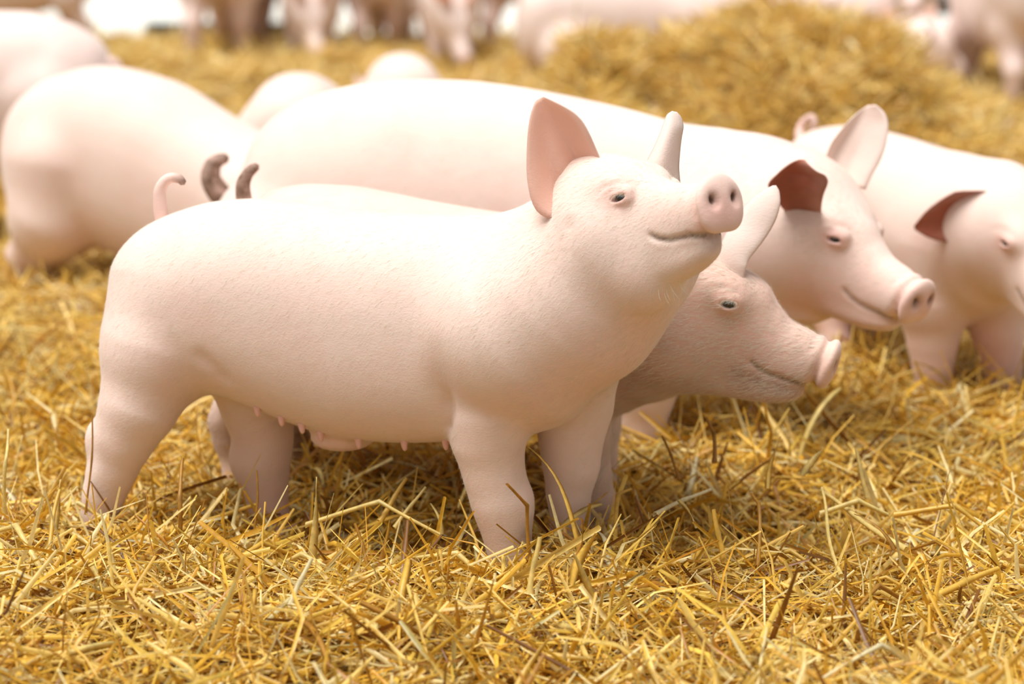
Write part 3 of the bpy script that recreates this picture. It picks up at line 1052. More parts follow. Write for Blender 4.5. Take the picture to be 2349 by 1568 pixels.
def build_large_pig():
    base = np.array([*W(1150, 1000, yb3(1150))[:2], 0.0])
    root = empty('pig', base)
    tag(root, 'largest long-backed pig with dark brown tail and russet-shaded inner ear, walking behind the front pair', 'pig')
    hfr = frame(46, -25, 0)
    L = 0.375
    disc = W(2111, 690, .38)
    hd = Head(disc - L * hfr[0], hfr, L, brow=.035, eu=.475, ew=.07)
    hd.slit = .32
    x0, x1 = W(500, 400, 1)[0], W(2170, 700, .38)[0]
    F = Field(coords((x0, .52, .013), (.52, x1 + .02, .0042)), coords((.30, .70, .0046), (.70, 1.24, .011)), coords((-.08, .30, .011), (.30, .90, .0046)))
    rows = [(546, 400, 560, .06), (565, 345, 640, .12), (600, 295, 720, .16), (660, 245, 770, .185), (740, 212, 800, .197), (830, 192, 820, .202), (930, 181, 840, .205), (1050, 184, 850, .205), (1150, 194, 850, .203),
            (1250, 210, 850, .2), (1350, 230, 845, .195), (1450, 253, 840, .185), (1550, 280, 830, .172), (1650, 300, 810, .15), (1720, 340, 760, .11)]
    st = []
    for px, t, b, hw in rows:
        y = yb3(px)
        T, B = W(px, t, y), W(px, b, y)
        st.append((T[0], T[2], B[2], hw, y))
    F.sweep((0, 0, 0), np.eye(3), st, k=0.04, p=2.2, rnd=0.05)
    F.chain(px_chain([(1600, 560, 235, .72), (1720, 530, 215, .69), (1810, 530, 188, .63)], 0), k=0.06)
    F.cone(W(1810, 560, .63), hd.P(.15, 0, -.14), .165, .11, .05)
    hd.sculpt(F)
    for rows_, y in (([(680, 560, 200, .93), (640, 760, 120), (600, 900, 60), (610, 1000, 45), (625, 1080, 42)], .86), ([(720, 700, 130), (740, 850, 75), (730, 960, 48), (740, 1040, 42)], 1.08),
                     ([(1540, 620, 170, .70), (1505, 780, 110), (1482, 900, 62), (1474, 1000, 46), (1472, 1060, 42)], .60), ([(1560, 700, 120), (1500, 820, 70), (1456, 920, 48), (1442, 985, 42)], .80)):
        ch = px_chain(rows_, y)
        F.chain(ch, k=0.04)
        hoof_pair(F, ch[-1][0], .036, (.96, -.25, 0))
    F.groove([hd.P(.06, -.22, .05), hd.P(.10, -.27, -.12), hd.P(.24, -.24, -.30)], .003, .018)
    mk = head_marks(hd, .5)
    mk += [('dirt_dark', [hd.P(.22, -.2, .16), hd.P(.3, -.2, .02)], .05, .30), ('pink', [hd.P(.45, -.15, -.3), hd.P(.7, -.1, -.25)], .09, .5)]  # first mark: darker patch below the near ear
    body, v, f = finish_pig(F, base, mk, M_SKIN, root)
    eye_parts(hd, root, base, M_SKIN, lashes=False)
    # near ear folded forward, shade inside painted russet
    R = [((1815, 500, .52), (1885, 500, .50), .0), ((1795, 478, .47), (1884, 476, .45), .015), ((1775, 450, .425), (1888, 450, .40), .03), ((1762, 424, .405), (1899, 418, .375), .04), ((1782, 400, .405), (1893, 403, .372), .038),
         ((1800, 384, .405), (1875, 394, .37), .028), ((1818, 372, .405), (1858, 380, .375), .014), ((1832, 366, .40), (1846, 366, .39), .002)]
    ear_mesh('ear', [(W(*a), W(*b), d) for a, b, d in R], (.25, -1, .0), root, base, M_EARSHADE, pink=.95, dirt_dark=.6)['label'] = 'inner ear with russet shade painted in'
    R = [((1880, 400, .66), (1985, 435, .62), .02), ((1892, 365, .66), (1998, 405, .62), .035), ((1906, 330, .665), (2020, 365, .62), .04), ((1926, 302, .67), (2033, 325, .625), .036),
         ((1950, 275, .675), (2037, 285, .635), .028), ((1972, 255, .68), (2028, 258, .645), .016), ((1990, 242, .68), (2008, 240, .66), .003)]
    ear_mesh('ear', [(W(*a), W(*b), d) for a, b, d in R], (.35, -1, .1), root, base, M_EARPALE, pink=.25, pink_out=.05, curl=.004)
    T = [(545, 455, 30), (520, 455, 28), (495, 432, 27), (483, 405, 24), (488, 380, 20), (503, 367, 16), (520, 362, 12)]
    pts = [(*W(a, b, yb3(560)), r / 1080) for a, b, r in T]
    tube('tail', pts, M_SKIN, root, base, attrs_fn=lambda s: {'pink': ('FLOAT', .4 + 0 * s), 'dirt_dark': ('FLOAT', .95 + 0 * s)})
    return root, body, hd, v, f


PIG3 = build_large_pig()


# ================================================================== generic pig in its own frame (x forward), back 0.60 m high
BODY_ST = [(-.435, .47, .36, .05), (-.42, .51, .31, .09), (-.38, .555, .27, .125), (-.31, .587, .25, .147), (-.20, .60, .225, .153), (-.05, .597, .19, .157), (.10, .588, .175, .157),
           (.22, .582, .18, .152), (.32, .575, .205, .142), (.40, .54, .25, .12), (.44, .50, .30, .09)]


def generic_pig(mat, ear_mat, legs, head_at, head_fr, L=.35, step=.012, detail=True, hstep=None, lying=False, ears=((-1, 'up'), (1, 'up')), label=None, tail='curl', neck_r=.15, arch=0.0, slope=0.0, name='pig', ear_pink=.7, dirt_dark=.5):
    root = empty(name, (0, 0, 0))
    base = np.zeros(3)
    st = np.array(BODY_ST)
    if arch:
        bump = arch * np.exp(-((st[:, 0] + .10) / .22) ** 2)
        st[:, 1] += bump
    st[:, 1] -= slope * np.clip((st[:, 0] + .12) / .5, 0, 1.2)
    st[:, 2] -= slope * .35 * np.clip((st[:, 0] + .12) / .5, 0, 1.2)
    O = np.asarray(head_at, float)
    hd = Head(O, head_fr, L)
    dz = hd.P(1.02, 0, 0)
    lo = np.minimum(np.array([-.52, -.26, -.06]), np.minimum(dz, O) - .15)
    hi = np.maximum(np.array([.5, .26, .70]), np.maximum(dz, O) + .17)
    hs = hstep or step
    hlo = np.minimum(dz, O) - .14
    hhi = np.maximum(dz, O) + .14
    ax = []
    for i in range(3):
        seg = [(lo[i], max(lo[i] + 1e-3, hlo[i]), step), (max(lo[i] + 1e-3, hlo[i]), min(hi[i] - 1e-3, hhi[i]), hs), (min(hi[i] - 1e-3, hhi[i]), hi[i], step)]
        seg = [q for q in seg if q[1] - q[0] > 2e-3]
        ax.append(coords(*seg))
    F = Field(*ax)
    F.sweep((0, 0, 0), np.eye(3), st, k=.03, p=2.25, rnd=.04)
    nb = hd.P(.12, 0, -.12)
    F.cone((.24, 0, .40 - slope * .5), (np.array([.34, 0, .43 - slope * .7]) + nb) / 2, .175 - slope * .2, neck_r, .05)
    F.cone((np.array([.34, 0, .43 - slope * .7]) + nb) / 2, nb, neck_r, .115, .05)
    hd.sculpt(F, detail)
    feet = []
    for rows in legs:
        ch = [(np.array(p, float), r) for *p, r in rows]
        F.chain(ch, .035)
        if not lying:
            hoof_pair(F, ch[-1][0], .032)
        feet.append(ch[-1][0])
    mk = head_marks(hd, dirt_dark) if detail else [('pink', [hd.P(1, 0, 0)], .05, .8)]
    mk += [('dirt_dark', [p + np.array([0, 0, .02])], .06, .6) for p in feet]
    mk += [('pink', [(0.3, 0, .1), (-.3, 0, .15)], .13, .7)]
    body, v, f = finish_pig(F, base, mk, mat, root, smooth=1)
    if detail:
        eye_parts(hd, root, base, mat, lashes=False)
    for s, how in ears:
        A = hd.P(.10, .17 * s, .17)
        fr = hd.fr
        if how == 'up':
            dr = fr[2] * .8 - fr[0] * .35 + fr[1] * s * .5
            inn = fr[0] * .7 + fr[1] * s * .7
        else:  # held out to the side
            dr = fr[1] * s * 1.0 + fr[2] * .12 - fr[0] * .25
            inn = fr[0] * .75 - fr[2] * .6
        if how == 'back':
            A = hd.P(.12, .19 * s, .10)
            dr = fr[1] * s - fr[2] * .30 - fr[0] * .05
            inn = fr[0] * .8 + fr[2] * .4
        dr = dr / np.linalg.norm(dr)
        inn = inn - dr * (inn @ dr)
        inn /= np.linalg.norm(inn)
        sd = np.cross(dr, inn)
        k = L / .35
        rows = [(A + dr * q * .19 * k - sd * w * k, A + dr * q * .19 * k + sd * w * k, d * k) for q, w, d in ((-.12, .035, .02), (.12, .055, .035), (.38, .066, .034), (.62, .055, .025), (.84, .033, .012), (1, .005, .001))]
        ear_mesh('ear', rows, inn, root, base, ear_mat, pink=ear_pink, nS=12, nT=9, dirt_dark=.3 if ear_mat is M_EARSHADE else 0)
    if tail == 'down':
        pts = [(-.40, 0, .50, .015), (-.437, 0, .49, .014), (-.452, .004, .45, .012), (-.455, .008, .40, .010), (-.45, .012, .36, .007)]
    else:
        pts = [(-.40, 0, .50, .016), (-.445, 0, .535, .014), (-.465, .012, .57, .012), (-.445, .03, .595, .010), (-.425, .03, .58, .008), (-.43, .012, .565, .005)]
    tube('tail', pts, mat, root, base, n=16, m=8, attrs_fn=lambda s: {'pink': ('FLOAT', .5 + 0 * s), 'dirt_dark': ('FLOAT', np.clip(s - .4, 0, 1))})
    return root


def std_legs(rf=0.0, rb=0.0, fl=0.0, fr_=0.0, k=1.0, lift=0.0):
    """fore-aft foot offsets: right rear, left rear, left front, right front"""
    out = []
    for s, o in ((-1, rf), (1, rb)):
        y = .085 * s
        out.append([(-.27, y * .7, .40, .13), (-.27 + o * .3, y, .29, .10 * k), (-.30 + o * .6, y, .19, .052 * k), (-.325 + o * .85, y, .145, .044 * k), (-.315 + o, y, .07, .034 * k), (-.305 + o, y, .02, .033 * k)])
    for s, o in ((1, fl), (-1, fr_)):
        y = .08 * s
        out.append([(.27, y * .6, .36, .12), (.27 + o * .2, y, .25, .085), (.275 + o * .6, y, .16, .055), (.28 + o * .8, y, .10, .043), (.285 + o, y, .05, .035), (.29 + o, y, .02, .034)])
    if lift:
        for leg in out:
            z0 = leg[-1][2]
            leg[:] = [(x, y, z + lift * max(0, min(1, (.30 - z) / (.30 - z0))), r) for x, y, z, r in leg]
    return out


def put(root, X, Y, yaw, s, z=0.0):
    root.location = (X, Y, z)
    root.rotation_euler = (0, 0, math.radians(yaw))
    root.scale = (s, s, s)


# ------------------------------------------------------------------ the other pigs near by
def near_pigs():
    # walking pig half hidden by the front pig's rump
    p = generic_pig(M_SKIN, M_EAR, std_legs(rf=-.04, rb=.20, fl=.05, fr_=.0, lift=.10), (.47, 0, .34), frame(0, -32), step=.012, arch=.025, slope=.16, tail='down')
    put(p, -.87, 2.09, -26, 1.23, -.135)
    tag(p, 'pale pig with rounded rump walking behind the tail of the front pig', 'pig')
    # pig whose head is turned at the edge of the herd
    p = generic_pig(M_SKIN, M_EARSHADE, std_legs(rf=.20, rb=.05, fl=.06, fr_=.0), (.415, .01, .485), frame(10, -34), step=.011, hstep=.0055, ears=((-1, 'back'), (1, 'back')), ear_pink=.95, L=.33, dirt_dark=.8)
    put(p, .885, 1.27, -65, .95, -.01)
    tag(p, 'pig with drooping russet-shaded ear and dark snout standing beyond the largest pig', 'pig')
    # large pig at the far side, seen from its rump
    p = generic_pig(M_SKIN_FAR, M_EAR, std_legs(.03, -.04, .05, 0), (.47, 0, .45), frame(0, -20), step=.016, detail=False, arch=.03, tail='down')
    put(p, -1.72, 3.1, 176, 1.18, -.03)
    tag(p, 'large dusky pink pig with broad rump standing behind the walking pale pig', 'pig')
    q = generic_pig(M_SKIN, M_EAR, std_legs(-.03, .04, 0, .05), (.47, 0, .27), frame(0, -50), step=.016, detail=False, slope=.12, tail='down')
    put(q, -.60, 2.78, 87, .95, 0)
    tag(q, 'white pig seen from behind, back showing over the rump of the largest pig', 'pig')
    c = copy_tree(q)
    put(c, -.385, 3.95, 96, .86, 0)
    tag(c, 'white pig farther off whose back just shows over the largest pig', 'pig')


near_pigs()


def lying_legs():
    out = []
    for s in (-1, 1):
        out.append([(-.25, .10 * s, .32, .12), (-.15, .16 * s, .24, .08), (-.28, .19 * s, .21, .04), (-.20, .20 * s, .20, .032)])
        out.append([(.27, .08 * s, .32, .11), (.33, .14 * s, .24, .06), (.25, .17 * s, .21, .04), (.33, .19 * s, .20, .032)])
    return out


def far_pigs():
    st = generic_pig(M_SKIN_FAR, M_EAR, std_legs(.05, -.05, .06, -.04, .8), (.47, 0, .43), frame(0, -28), step=.018, detail=False)
    gz = generic_pig(M_SKIN_FAR, M_EAR, std_legs(-.05, .05, -.04, .08), (.50, 0, .33), frame(-12, -52), step=.018, detail=False)
    ly = generic_pig(M_SKIN_FAR, M_EAR, lying_legs(), (.47, 0, .42), frame(8, -18), step=.018, detail=False, lying=True)
    rows = [  # source, foot pixel, yaw, size, label, z
        (st, 30, 128, 184, 1.15, 'dusky pig at the edge of the pale yard behind the broad rump', 0),
        (st, 530, 124, 88, 1.45, 'pig standing against the pale yard with its legs apart', 0),
        (gz, 716, 122, -86, 1.0, 'pig with lowered head beside the pale yard', 0),
        (st, 882, 112, 86, 1.12, 'dusky pig in the middle of the far group', 0),
        (gz, 1026, 134, -84, .98, 'pale pig with snout to the straw in the far group', 0),
        (st, 1240, 117, 66, 1.30, 'big pig at the end of the far group, beside the reclining white pig', 0),
        (ly, 1440, 205, 10, 1.3, 'big white pig reclining behind the straw heap', -.21),
        (ly, 1835, 165, 170, 1.15, 'pale back of a pig resting behind the top of the straw heap', -.19),
        (st, 2060, 112, -94, 1.10, 'pig facing forward behind the straw heap, before the dark fence', 0),
        (ly, 2105, 215, 88, .9, 'pale pig resting at the foot of the straw heap', -.165),
        (st, 2315, 232, 93, 1.28, 'standing pig seen from behind with legs apart next to the straw heap', 0)]
    used = set()
    for src, px, py, yaw, s, lab, z in rows:
        o = src if id(src) not in used else copy_tree(src)
        used.add(id(src))
        g = G(px, py)
        put(o, g[0], g[1], yaw, s, z)
        tag(o, lab, 'pig', 'pigs at the far side of the pen')


far_pigs()

from mathutils.bvhtree import BVHTree
bpy.context.view_layer.update()
CELL = .02
BODIES = []
for _o in [o for o in bpy.data.objects if o.type == 'MESH' and o.name.split('.')[0] == 'body']:
    _v = np.empty(len(_o.data.vertices) * 3, np.float32)
    _o.data.vertices.foreach_get('co', _v)
    _m = np.array(_o.matrix_world)
    _v = _v.reshape(-1, 3) @ _m[:3, :3].T + _m[:3, 3]
    _f = np.empty(len(_o.data.polygons) * 4, np.int32)
    _o.data.polygons.foreach_get('vertices', _f)
    _low = _v[_v[:, 2] < .36]
    _c = np.unique(np.floor(_low[:, :2] / CELL).astype(int), axis=0)
    _cells = set()
    for _dx in range(-2, 3):
        for _dy in range(-2, 3):
            _cells.update(map(tuple, (_c + (_dx, _dy)).tolist()))
    _key = np.array(sorted(a * 100000 + b for a, b in _cells))
    BODIES.append((BVHTree.FromPolygons(_v.tolist(), _f.reshape(-1, 4).tolist()), _low.min(0) - .06, _low.max(0) + .06, _key))


def in_body(t, p):
    """is point p inside the closed surface t"""
    d = Vector((.31, .27, .91)).normalized()
    q, c = Vector(p), 0
    for _ in range(12):
        h = t.ray_cast(q, d)
        if h[0] is None:
            break
        c += 1
        q = h[0] + d * 1e-5
    return c % 2 == 1


def clear_of_bodies(V, F1, rng):
    """V (blades, points, 3): shift every blade that would run through an animal to a free spot near by"""
    todo = np.arange(len(V))
    for turn in range(10):
        bad = set()
        P = V[todo]
        Q = np.concatenate([P, P.mean(1)[:, None]], 1)
        for t, lo, hi, key in BODIES:
            near = ((Q[..., :2] > lo[:2]) & (Q[..., :2] < hi[:2]) & (Q[..., 2:] < hi[2])).all(-1)
            r = np.nonzero(near.any(1))[0]
            if not len(r):
                continue
            ck = np.floor(Q[r][..., :2] / CELL).astype(int)
            r = r[np.isin(ck[..., 0] * 100000 + ck[..., 1], key).any(1)]
            if not len(r):
                continue
            n, k = len(r), P.shape[1]
            fc = (np.arange(n)[:, None, None] * k + F1[None]).reshape(-1, F1.shape[1])
            bt = BVHTree.FromPolygons(P[r].reshape(-1, 3).tolist(), fc.tolist())
            hit = set(a // len(F1) for a, b in bt.overlap(t))
            for q in range(n):
                if q in hit or in_body(t, P[r[q]].mean(0)):
                    bad.add(int(todo[r[q]]))
        if not bad:
            break
        todo = np.array(sorted(bad))
        c = V[todo].mean(1)
        a, d = rng.uniform(0, 6.283, len(todo)), rng.uniform(.04, .10 + .05 * turn, len(todo))
        mv = np.stack([np.cos(a) * d, np.sin(a) * d, 0 * a], -1)
        mv[:, 2] = H(c[:, 0] + mv[:, 0], c[:, 1] + mv[:, 1]) - H(c[:, 0], c[:, 1])
        V[todo] += mv[:, None]
    return V


# ------------------------------------------------------------------ fine bristles on the pigs in focus
def bristles(pig, n, length, flow, width=.00026, seed=1, region=None, rise=.30):
    root, body, hd, v, f = pig
    rng = np.random.default_rng(seed)
    a, b, c, d = (v[f[:, i]] for i in range(4))
    nr = np.cross(c - a, d - b)
    ar = np.linalg.norm(nr, axis=1)
    nr /= ar[:, None] + 1e-12
    ctr = (a + b + c + d) / 4
    wgt = ar.copy()
    if region is not None:
        wgt = wgt * region(ctr)
    k = rng.choice(len(f), n, p=wgt / wgt.sum())
    u, w = rng.random((n, 1)), rng.random((n, 1))
    p = (a[k] * (1 - u) + b[k] * u) * (1 - w) + (d[k] * (1 - u) + c[k] * u) * w
    N = nr[k]
    fl = flow(p) + rng.normal(0, .22, (n, 3))
    t = fl - N * (fl * N).sum(1, keepdims=True)
    t /= np.linalg.norm(t, axis=1, keepdims=True) + 1e-9
    L = length * rng.uniform(.55, 1.25, (n, 1))
    s_ = np.cross(N, t) * width / 2 * rng.uniform(.7, 1.3, (n, 1))
    m = p + (t * .55 + N * rise * .75) * L * .55
    e = p + (t + N * rise * .8) * L
    V = np.stack([p - s_, p + s_, m + s_ * .8, m - s_ * .8, e + s_ * .15, e - s_ * .15], 1).reshape(-1, 3)
    q = np.arange(n)[:, None] * 6
    Fc = np.concatenate([q + np.array([0, 1, 2, 3]), q + np.array([3, 2, 4, 5])])
    o = new_mesh('bristles', V - np.array(root.location), Fc, M_HAIR, root)
    o['kind'] = 'stuff'
    o['label'] = 'fine pale bristles on the skin'


def body_flow(hd):
    def fn(p):
        back = np.tile(np.array([-.9, .15, -.55]), (len(p), 1))
        near = np.exp(-(np.linalg.norm(p - hd.P(.5, 0, -.1), axis=1) / (.55 * hd.L)) ** 4)[:, None]
        head = -hd.fr[0] * .9 - hd.fr[2] * .35
        return back * (1 - near) + head * near
    return fn


def in_front(hd):
    """more hair on cheeks and throat, none on the snout disc"""
    def fn(c):
        u = (c - hd.O) @ hd.fr[0] / hd.L
        return np.where(u > .93, 0, np.where(u > -.2, 2.2, 1.0))
    return fn


bristles(PIG1, 50000, .0105, body_flow(PIG1[2]), width=.00034, seed=1, region=in_front(PIG1[2]))
bristles(PIG2, 34000, .017, body_flow(PIG2[2]), width=.00046, seed=2, region=lambda c: in_front(PIG2[2])(c) * np.where(c[:, 0] > .15, 1, .12))
bristles(PIG3, 16000, .012, body_flow(PIG3[2]), width=.0004, seed=3, region=lambda c: in_front(PIG3[2])(c) * np.where(c[:, 0] > .3, 1, .3))


def chin_hairs(pig, spots, seed):
    root, body, hd, v, f = pig
    rnd = random.Random(seed)
    for u, vv, w in spots:
        p = hd.P(u, vv, w)
        k = np.argmin(((v - p) ** 2).sum(1))
        p = v[k]
        for i in range(1):
            d = np.array([rnd.uniform(-.3, .5), -.35, -1.0])
            d /= np.linalg.norm(d)
            L = rnd.uniform(.02, .032)
            pts = [(*p, .00035), (*(p + d * L * .5 + np.array([.002, 0, 0])), .0003), (*(p + d * L + np.array([.007, 0, 0])), .00012)]
            o = tube('whisker', pts, M_HAIR, root, np.array(root.location), n=6, m=4)


chin_hairs(PIG1, [(.62, -.10, -.42), (.64, -.06, -.42), (.66, -.03, -.42), (.67, -.08, -.41), (.70, -.04, -.40), (.61, -.06, -.42)], 4)

# ------------------------------------------------------------------ far edge of the pen
def box(name, lo, hi, mat, parent=None):
    lo, hi = np.asarray(lo, float), np.asarray(hi, float)
    v = [(x, y, z) for x in (lo[0], hi[0]) for y in (lo[1], hi[1]) for z in (lo[2], hi[2])]
    f = [(0, 1, 3, 2), (4, 6, 7, 5), (0, 4, 5, 1), (2, 3, 7, 6), (0, 2, 6, 4), (1, 5, 7, 3)]
    return new_mesh(name, v, f, mat, parent, smooth=False)


def fence():
    x0, x1, y = 1.5, 5.2, 11.4
    root = empty('board_fence', (x0, y, 0))
    tag(root, 'dark green board fence at the far end of the straw pen', 'fence')
    for i in range(8):
        z = .06 + i * .15
        box('board', (0, 0, z), (x1 - x0, .03, z + .142), M_FENCE, root)
    for i in range(4):
        x = i * (x1 - x0 - .1) / 3
        box('post', (x, .03, -.1), (x + .1, .13, 1.35), M_FENCE, root)


fence()
k = box('kerb', (W(335, 90, YARD_Y)[0], YARD_Y - .04, -.08), (W(760, 90, YARD_Y)[0], YARD_Y + .12, .11), M_KERB)
tag(k, 'low dark kerb between the straw and the pale yard', 'kerb', kind='structure')

# ------------------------------------------------------------------ straw
PAL = np.array([(.90, .64, .17), (.86, .52, .06), (.70, .37, .03), (.94, .78, .36), (.48, .22, .022), (.25, .10, .012), (.88, .60, .10), (.62, .52, .20)])
PW = np.array([.24, .21, .14, .15, .07, .05, .12, .02])
RNG = np.random.default_rng(11)


def straw_mesh(name, c, tilt, azim, length, width, rng, seg=3, vee=True, mat=M_STRAW, bend=.18, pale=0.0):
    n = len(c)
    d = np.stack([np.cos(tilt) * np.cos(azim), np.cos(tilt) * np.sin(azim), np.sin(tilt)], -1)
    rnd = rng.normal(size=(n, 3))
    rnd[:, 2] += 1.2
    side = np.cross(d, rnd)
    side /= np.linalg.norm(side, axis=1, keepdims=True) + 1e-9
    nor = np.cross(side, d)
    t = np.linspace(-.5, .5, seg + 1)
    bv = (nor * rng.normal(0, 1, (n, 1)) + side * rng.normal(0, 1, (n, 1))) * (bend * length * rng.random(n) ** 1.5)[:, None]
    kink = rng.random(n) < .3
    prof = np.where(kink[:, None], np.abs(t[None] - .08) * 2 - .5, (t[None] ** 2) * 4 - .35)
    ctr = c[:, None] + d[:, None] * (length[:, None] * t[None])[..., None] + bv[:, None] * prof[..., None]
    tw = rng.normal(0, .9, n)[:, None] * t[None]
    sd = side[:, None] * np.cos(tw)[..., None] + nor[:, None] * np.sin(tw)[..., None]
    nn = nor[:, None] * np.cos(tw)[..., None] - side[:, None] * np.sin(tw)[..., None]
    taper = np.ones(seg + 1)
    taper[-1] = .55
    taper[0] = .85
    w = (width[:, None] * taper[None] / 2)[..., None]
    if vee:
        V = np.stack([ctr - sd * w, ctr + nn * w * .8, ctr + sd * w], 2)
        m = 3
    else:
        V = np.stack([ctr - sd * w, ctr + sd * w], 2)
        m = 2
    S = seg + 1
    F1 = (np.arange(seg)[:, None] * m + np.arange(m - 1)[None, :])[..., None] + np.array([0, 1, 1 + m, m])
    V = clear_of_bodies(V.reshape(n, S * m, 3), F1.reshape(-1, 4), rng).reshape(-1, 3)
    b = np.arange(n)[:, None, None] * (S * m) + np.arange(seg)[None, :, None] * m + np.arange(m - 1)[None, None, :]
    F = np.stack([b, b + 1, b + 1 + m, b + m], -1).reshape(-1, 4)
    ci = rng.choice(len(PAL), n, p=PW)
    col = PAL[ci] * rng.uniform(.78, 1.12, (n, 1))
    col = col * (1 - pale) + np.array([.93, .74, .34]) * pale
    col = np.concatenate([np.repeat(col, S * m, 0), np.ones((n * S * m, 1))], 1)
    return new_mesh(name, V, F, mat, attrs={'Col': ('FLOAT_COLOR', col)}, smooth=False)


def in_view(n, y0, y1, margin, rng):
    """points on the bed inside the wedge that the lens covers, with a margin on both sides"""
    out_x, out_y = [], []
    hw = lambda y: .2225 * (y - CAM_Y) + margin
    while len(out_x) < n:
        y = rng.uniform(y0, y1, n)
        x = rng.uniform(-1, 1, n) * hw(y1)
        ok = np.abs(x) < hw(y)
        out_x += list(x[ok])
        out_y += list(y[ok])
    return np.array(out_x[:n]), np.array(out_y[:n])


def litter(name, n, y0, y1, lmin, lmax, wmin, wmax, seg, vee, lift, up, rng, label, margin=.35, hf=H, tiltsd=.3, pale=0.0):
    x, y = in_view(n, y0, y1, margin, rng)
    L = lmin + (lmax - lmin) * rng.random(n) ** 1.8
    tilt = rng.normal(0, tiltsd, n)
    u = rng.random(n) < up
    tilt[u] = rng.uniform(.5, 1.35, u.sum())
    z = hf(x, y) + rng.random(n) ** 1.5 * lift + np.abs(np.sin(tilt)) * L * .22
    w = wmin + (wmax - wmin) * rng.random(n) ** 1.6
    o = straw_mesh(name, np.stack([x, y, z], -1), tilt, rng.uniform(0, 2 * math.pi, n), L, w, rng, seg, vee, pale=pale)
    tag(o, label, 'straw', kind='stuff')
    return o


litter('straw_litter', 58000, -1.25, 1.3, .03, .25, .0024, .011, 3, True, .045, .05, RNG, 'loose golden straw covering the ground around the front pigs', tiltsd=.33, margin=.6)
litter('chaff_litter', 26000, -1.25, 1.1, .010, .04, .002, .006, 1, False, .05, .03, RNG, 'broken bits of chaff among the golden straw')
litter('middle_straw_litter', 60000, 1.3, 4.6, .05, .24, .004, .011, 2, False, .06, .05, RNG, 'loose golden straw covering the middle of the pen', margin=.8, pale=.15)
litter('far_straw_litter', 60000, 4.6, YARD_Y - .05, .08, .26, .008, .018, 2, False, .04, .025, RNG, 'loose golden straw covering the far end of the pen', margin=1.1, pale=.35)
_rg = np.random.default_rng(5)
_x = _rg.uniform(-.1, 2.6, 60000)
_y = _rg.normal(HEAP_Y - .15, .62, 60000)
_k = _rg.random(60000) < H_heap(_x, _y) / .35 + .03
_x, _y = _x[_k], _y[_k]
_n = len(_x)
_t = _rg.normal(0, .4, _n)
heap = straw_mesh('straw_heap', np.stack([_x, _y, H(_x, _y) + _rg.random(_n) ** 1.5 * .07], -1), _t, _rg.uniform(0, 6.28, _n), _rg.uniform(.08, .28, _n), _rg.uniform(.005, .016, _n), _rg, 2, False, pale=.3)
tag(heap, 'tall loose heap of golden straw between the pigs and the dark fence', 'straw', kind='stuff')


# ---- single stalks that can be told apart
def stalk_meshes():
    rng = random.Random(8)
    kinds = [('pale yellow', (.92, .72, .25)), ('golden', (.86, .55, .09)), ('amber brown', (.55, .27, .035)), ('bleached whitish', (.92, .82, .50))]
    shapes = [('straight round straw stalk', 'round', [(0, 0)]), ('round straw stalk with a sharp kink', 'round', [(.55, .22)]),
              ('flat straw blade with a twist', 'flat', [(.5, .05)]), ('flat curved straw blade', 'flat', [(.5, .14)])]
    out = []
    for cn, col in kinds:
        for sn, form, kk in shapes:
            pos, amp = kk[0]
            n = 9
            v, f, cl = [], [], []
            for i in range(n + 1):
                t = i / n
                if 'kink' in sn:
                    z = amp * (t / pos if t < pos else (1 - t) / (1 - pos))
                else:
                    z = amp * 4 * t * (1 - t)
                y = .02 * math.sin(t * 5 + len(out))
                r = .5 * (1 - .35 * t) * (1.25 if form == 'round' and i in (0, 5) else 1)
                tw = t * (2.2 if 'twist' in sn else .5)
                m = 6 if form == 'round' else 4
                for j in range(m):
                    a = 2 * math.pi * j / m
                    fy, fz = (math.cos(a), math.sin(a)) if form == 'round' else (math.cos(a) * 1.5, math.sin(a) * .22)
                    yy = fy * math.cos(tw) - fz * math.sin(tw)
                    zz = fy * math.sin(tw) + fz * math.cos(tw)
                    v.append((t, y * 1.0, z, r * yy, r * zz))
                    sh = .8 if (i == 5 and form == 'round') else 1 - .12 * rng.random()
                    cl.append((col[0] * sh, col[1] * sh, col[2] * sh, 1))
            for i in range(n):
                for j in range(m):
                    f.append((i * m + j, i * m + (j + 1) % m, (i + 1) * m + (j + 1) % m, (i + 1) * m + j))
            out.append((cn, sn, np.array(v), np.array(f), cl))
    return out


STALKS = stalk_meshes()
_cache = {}


def stalk_matrix(a, b):
    from mathutils import Matrix
    d = Vector(np.asarray(b) - np.asarray(a)).normalized()
    yv = Vector((0, 0, 1)).cross(d)
    if yv.length < 1e-4:
        yv = Vector((0, 1, 0))
    yv.normalize()
    zv = d.cross(yv)
    return Matrix(((d.x, yv.x, zv.x, a[0]), (d.y, yv.y, zv.y, a[1]), (d.z, yv.z, zv.z, a[2]), (0, 0, 0, 1)))


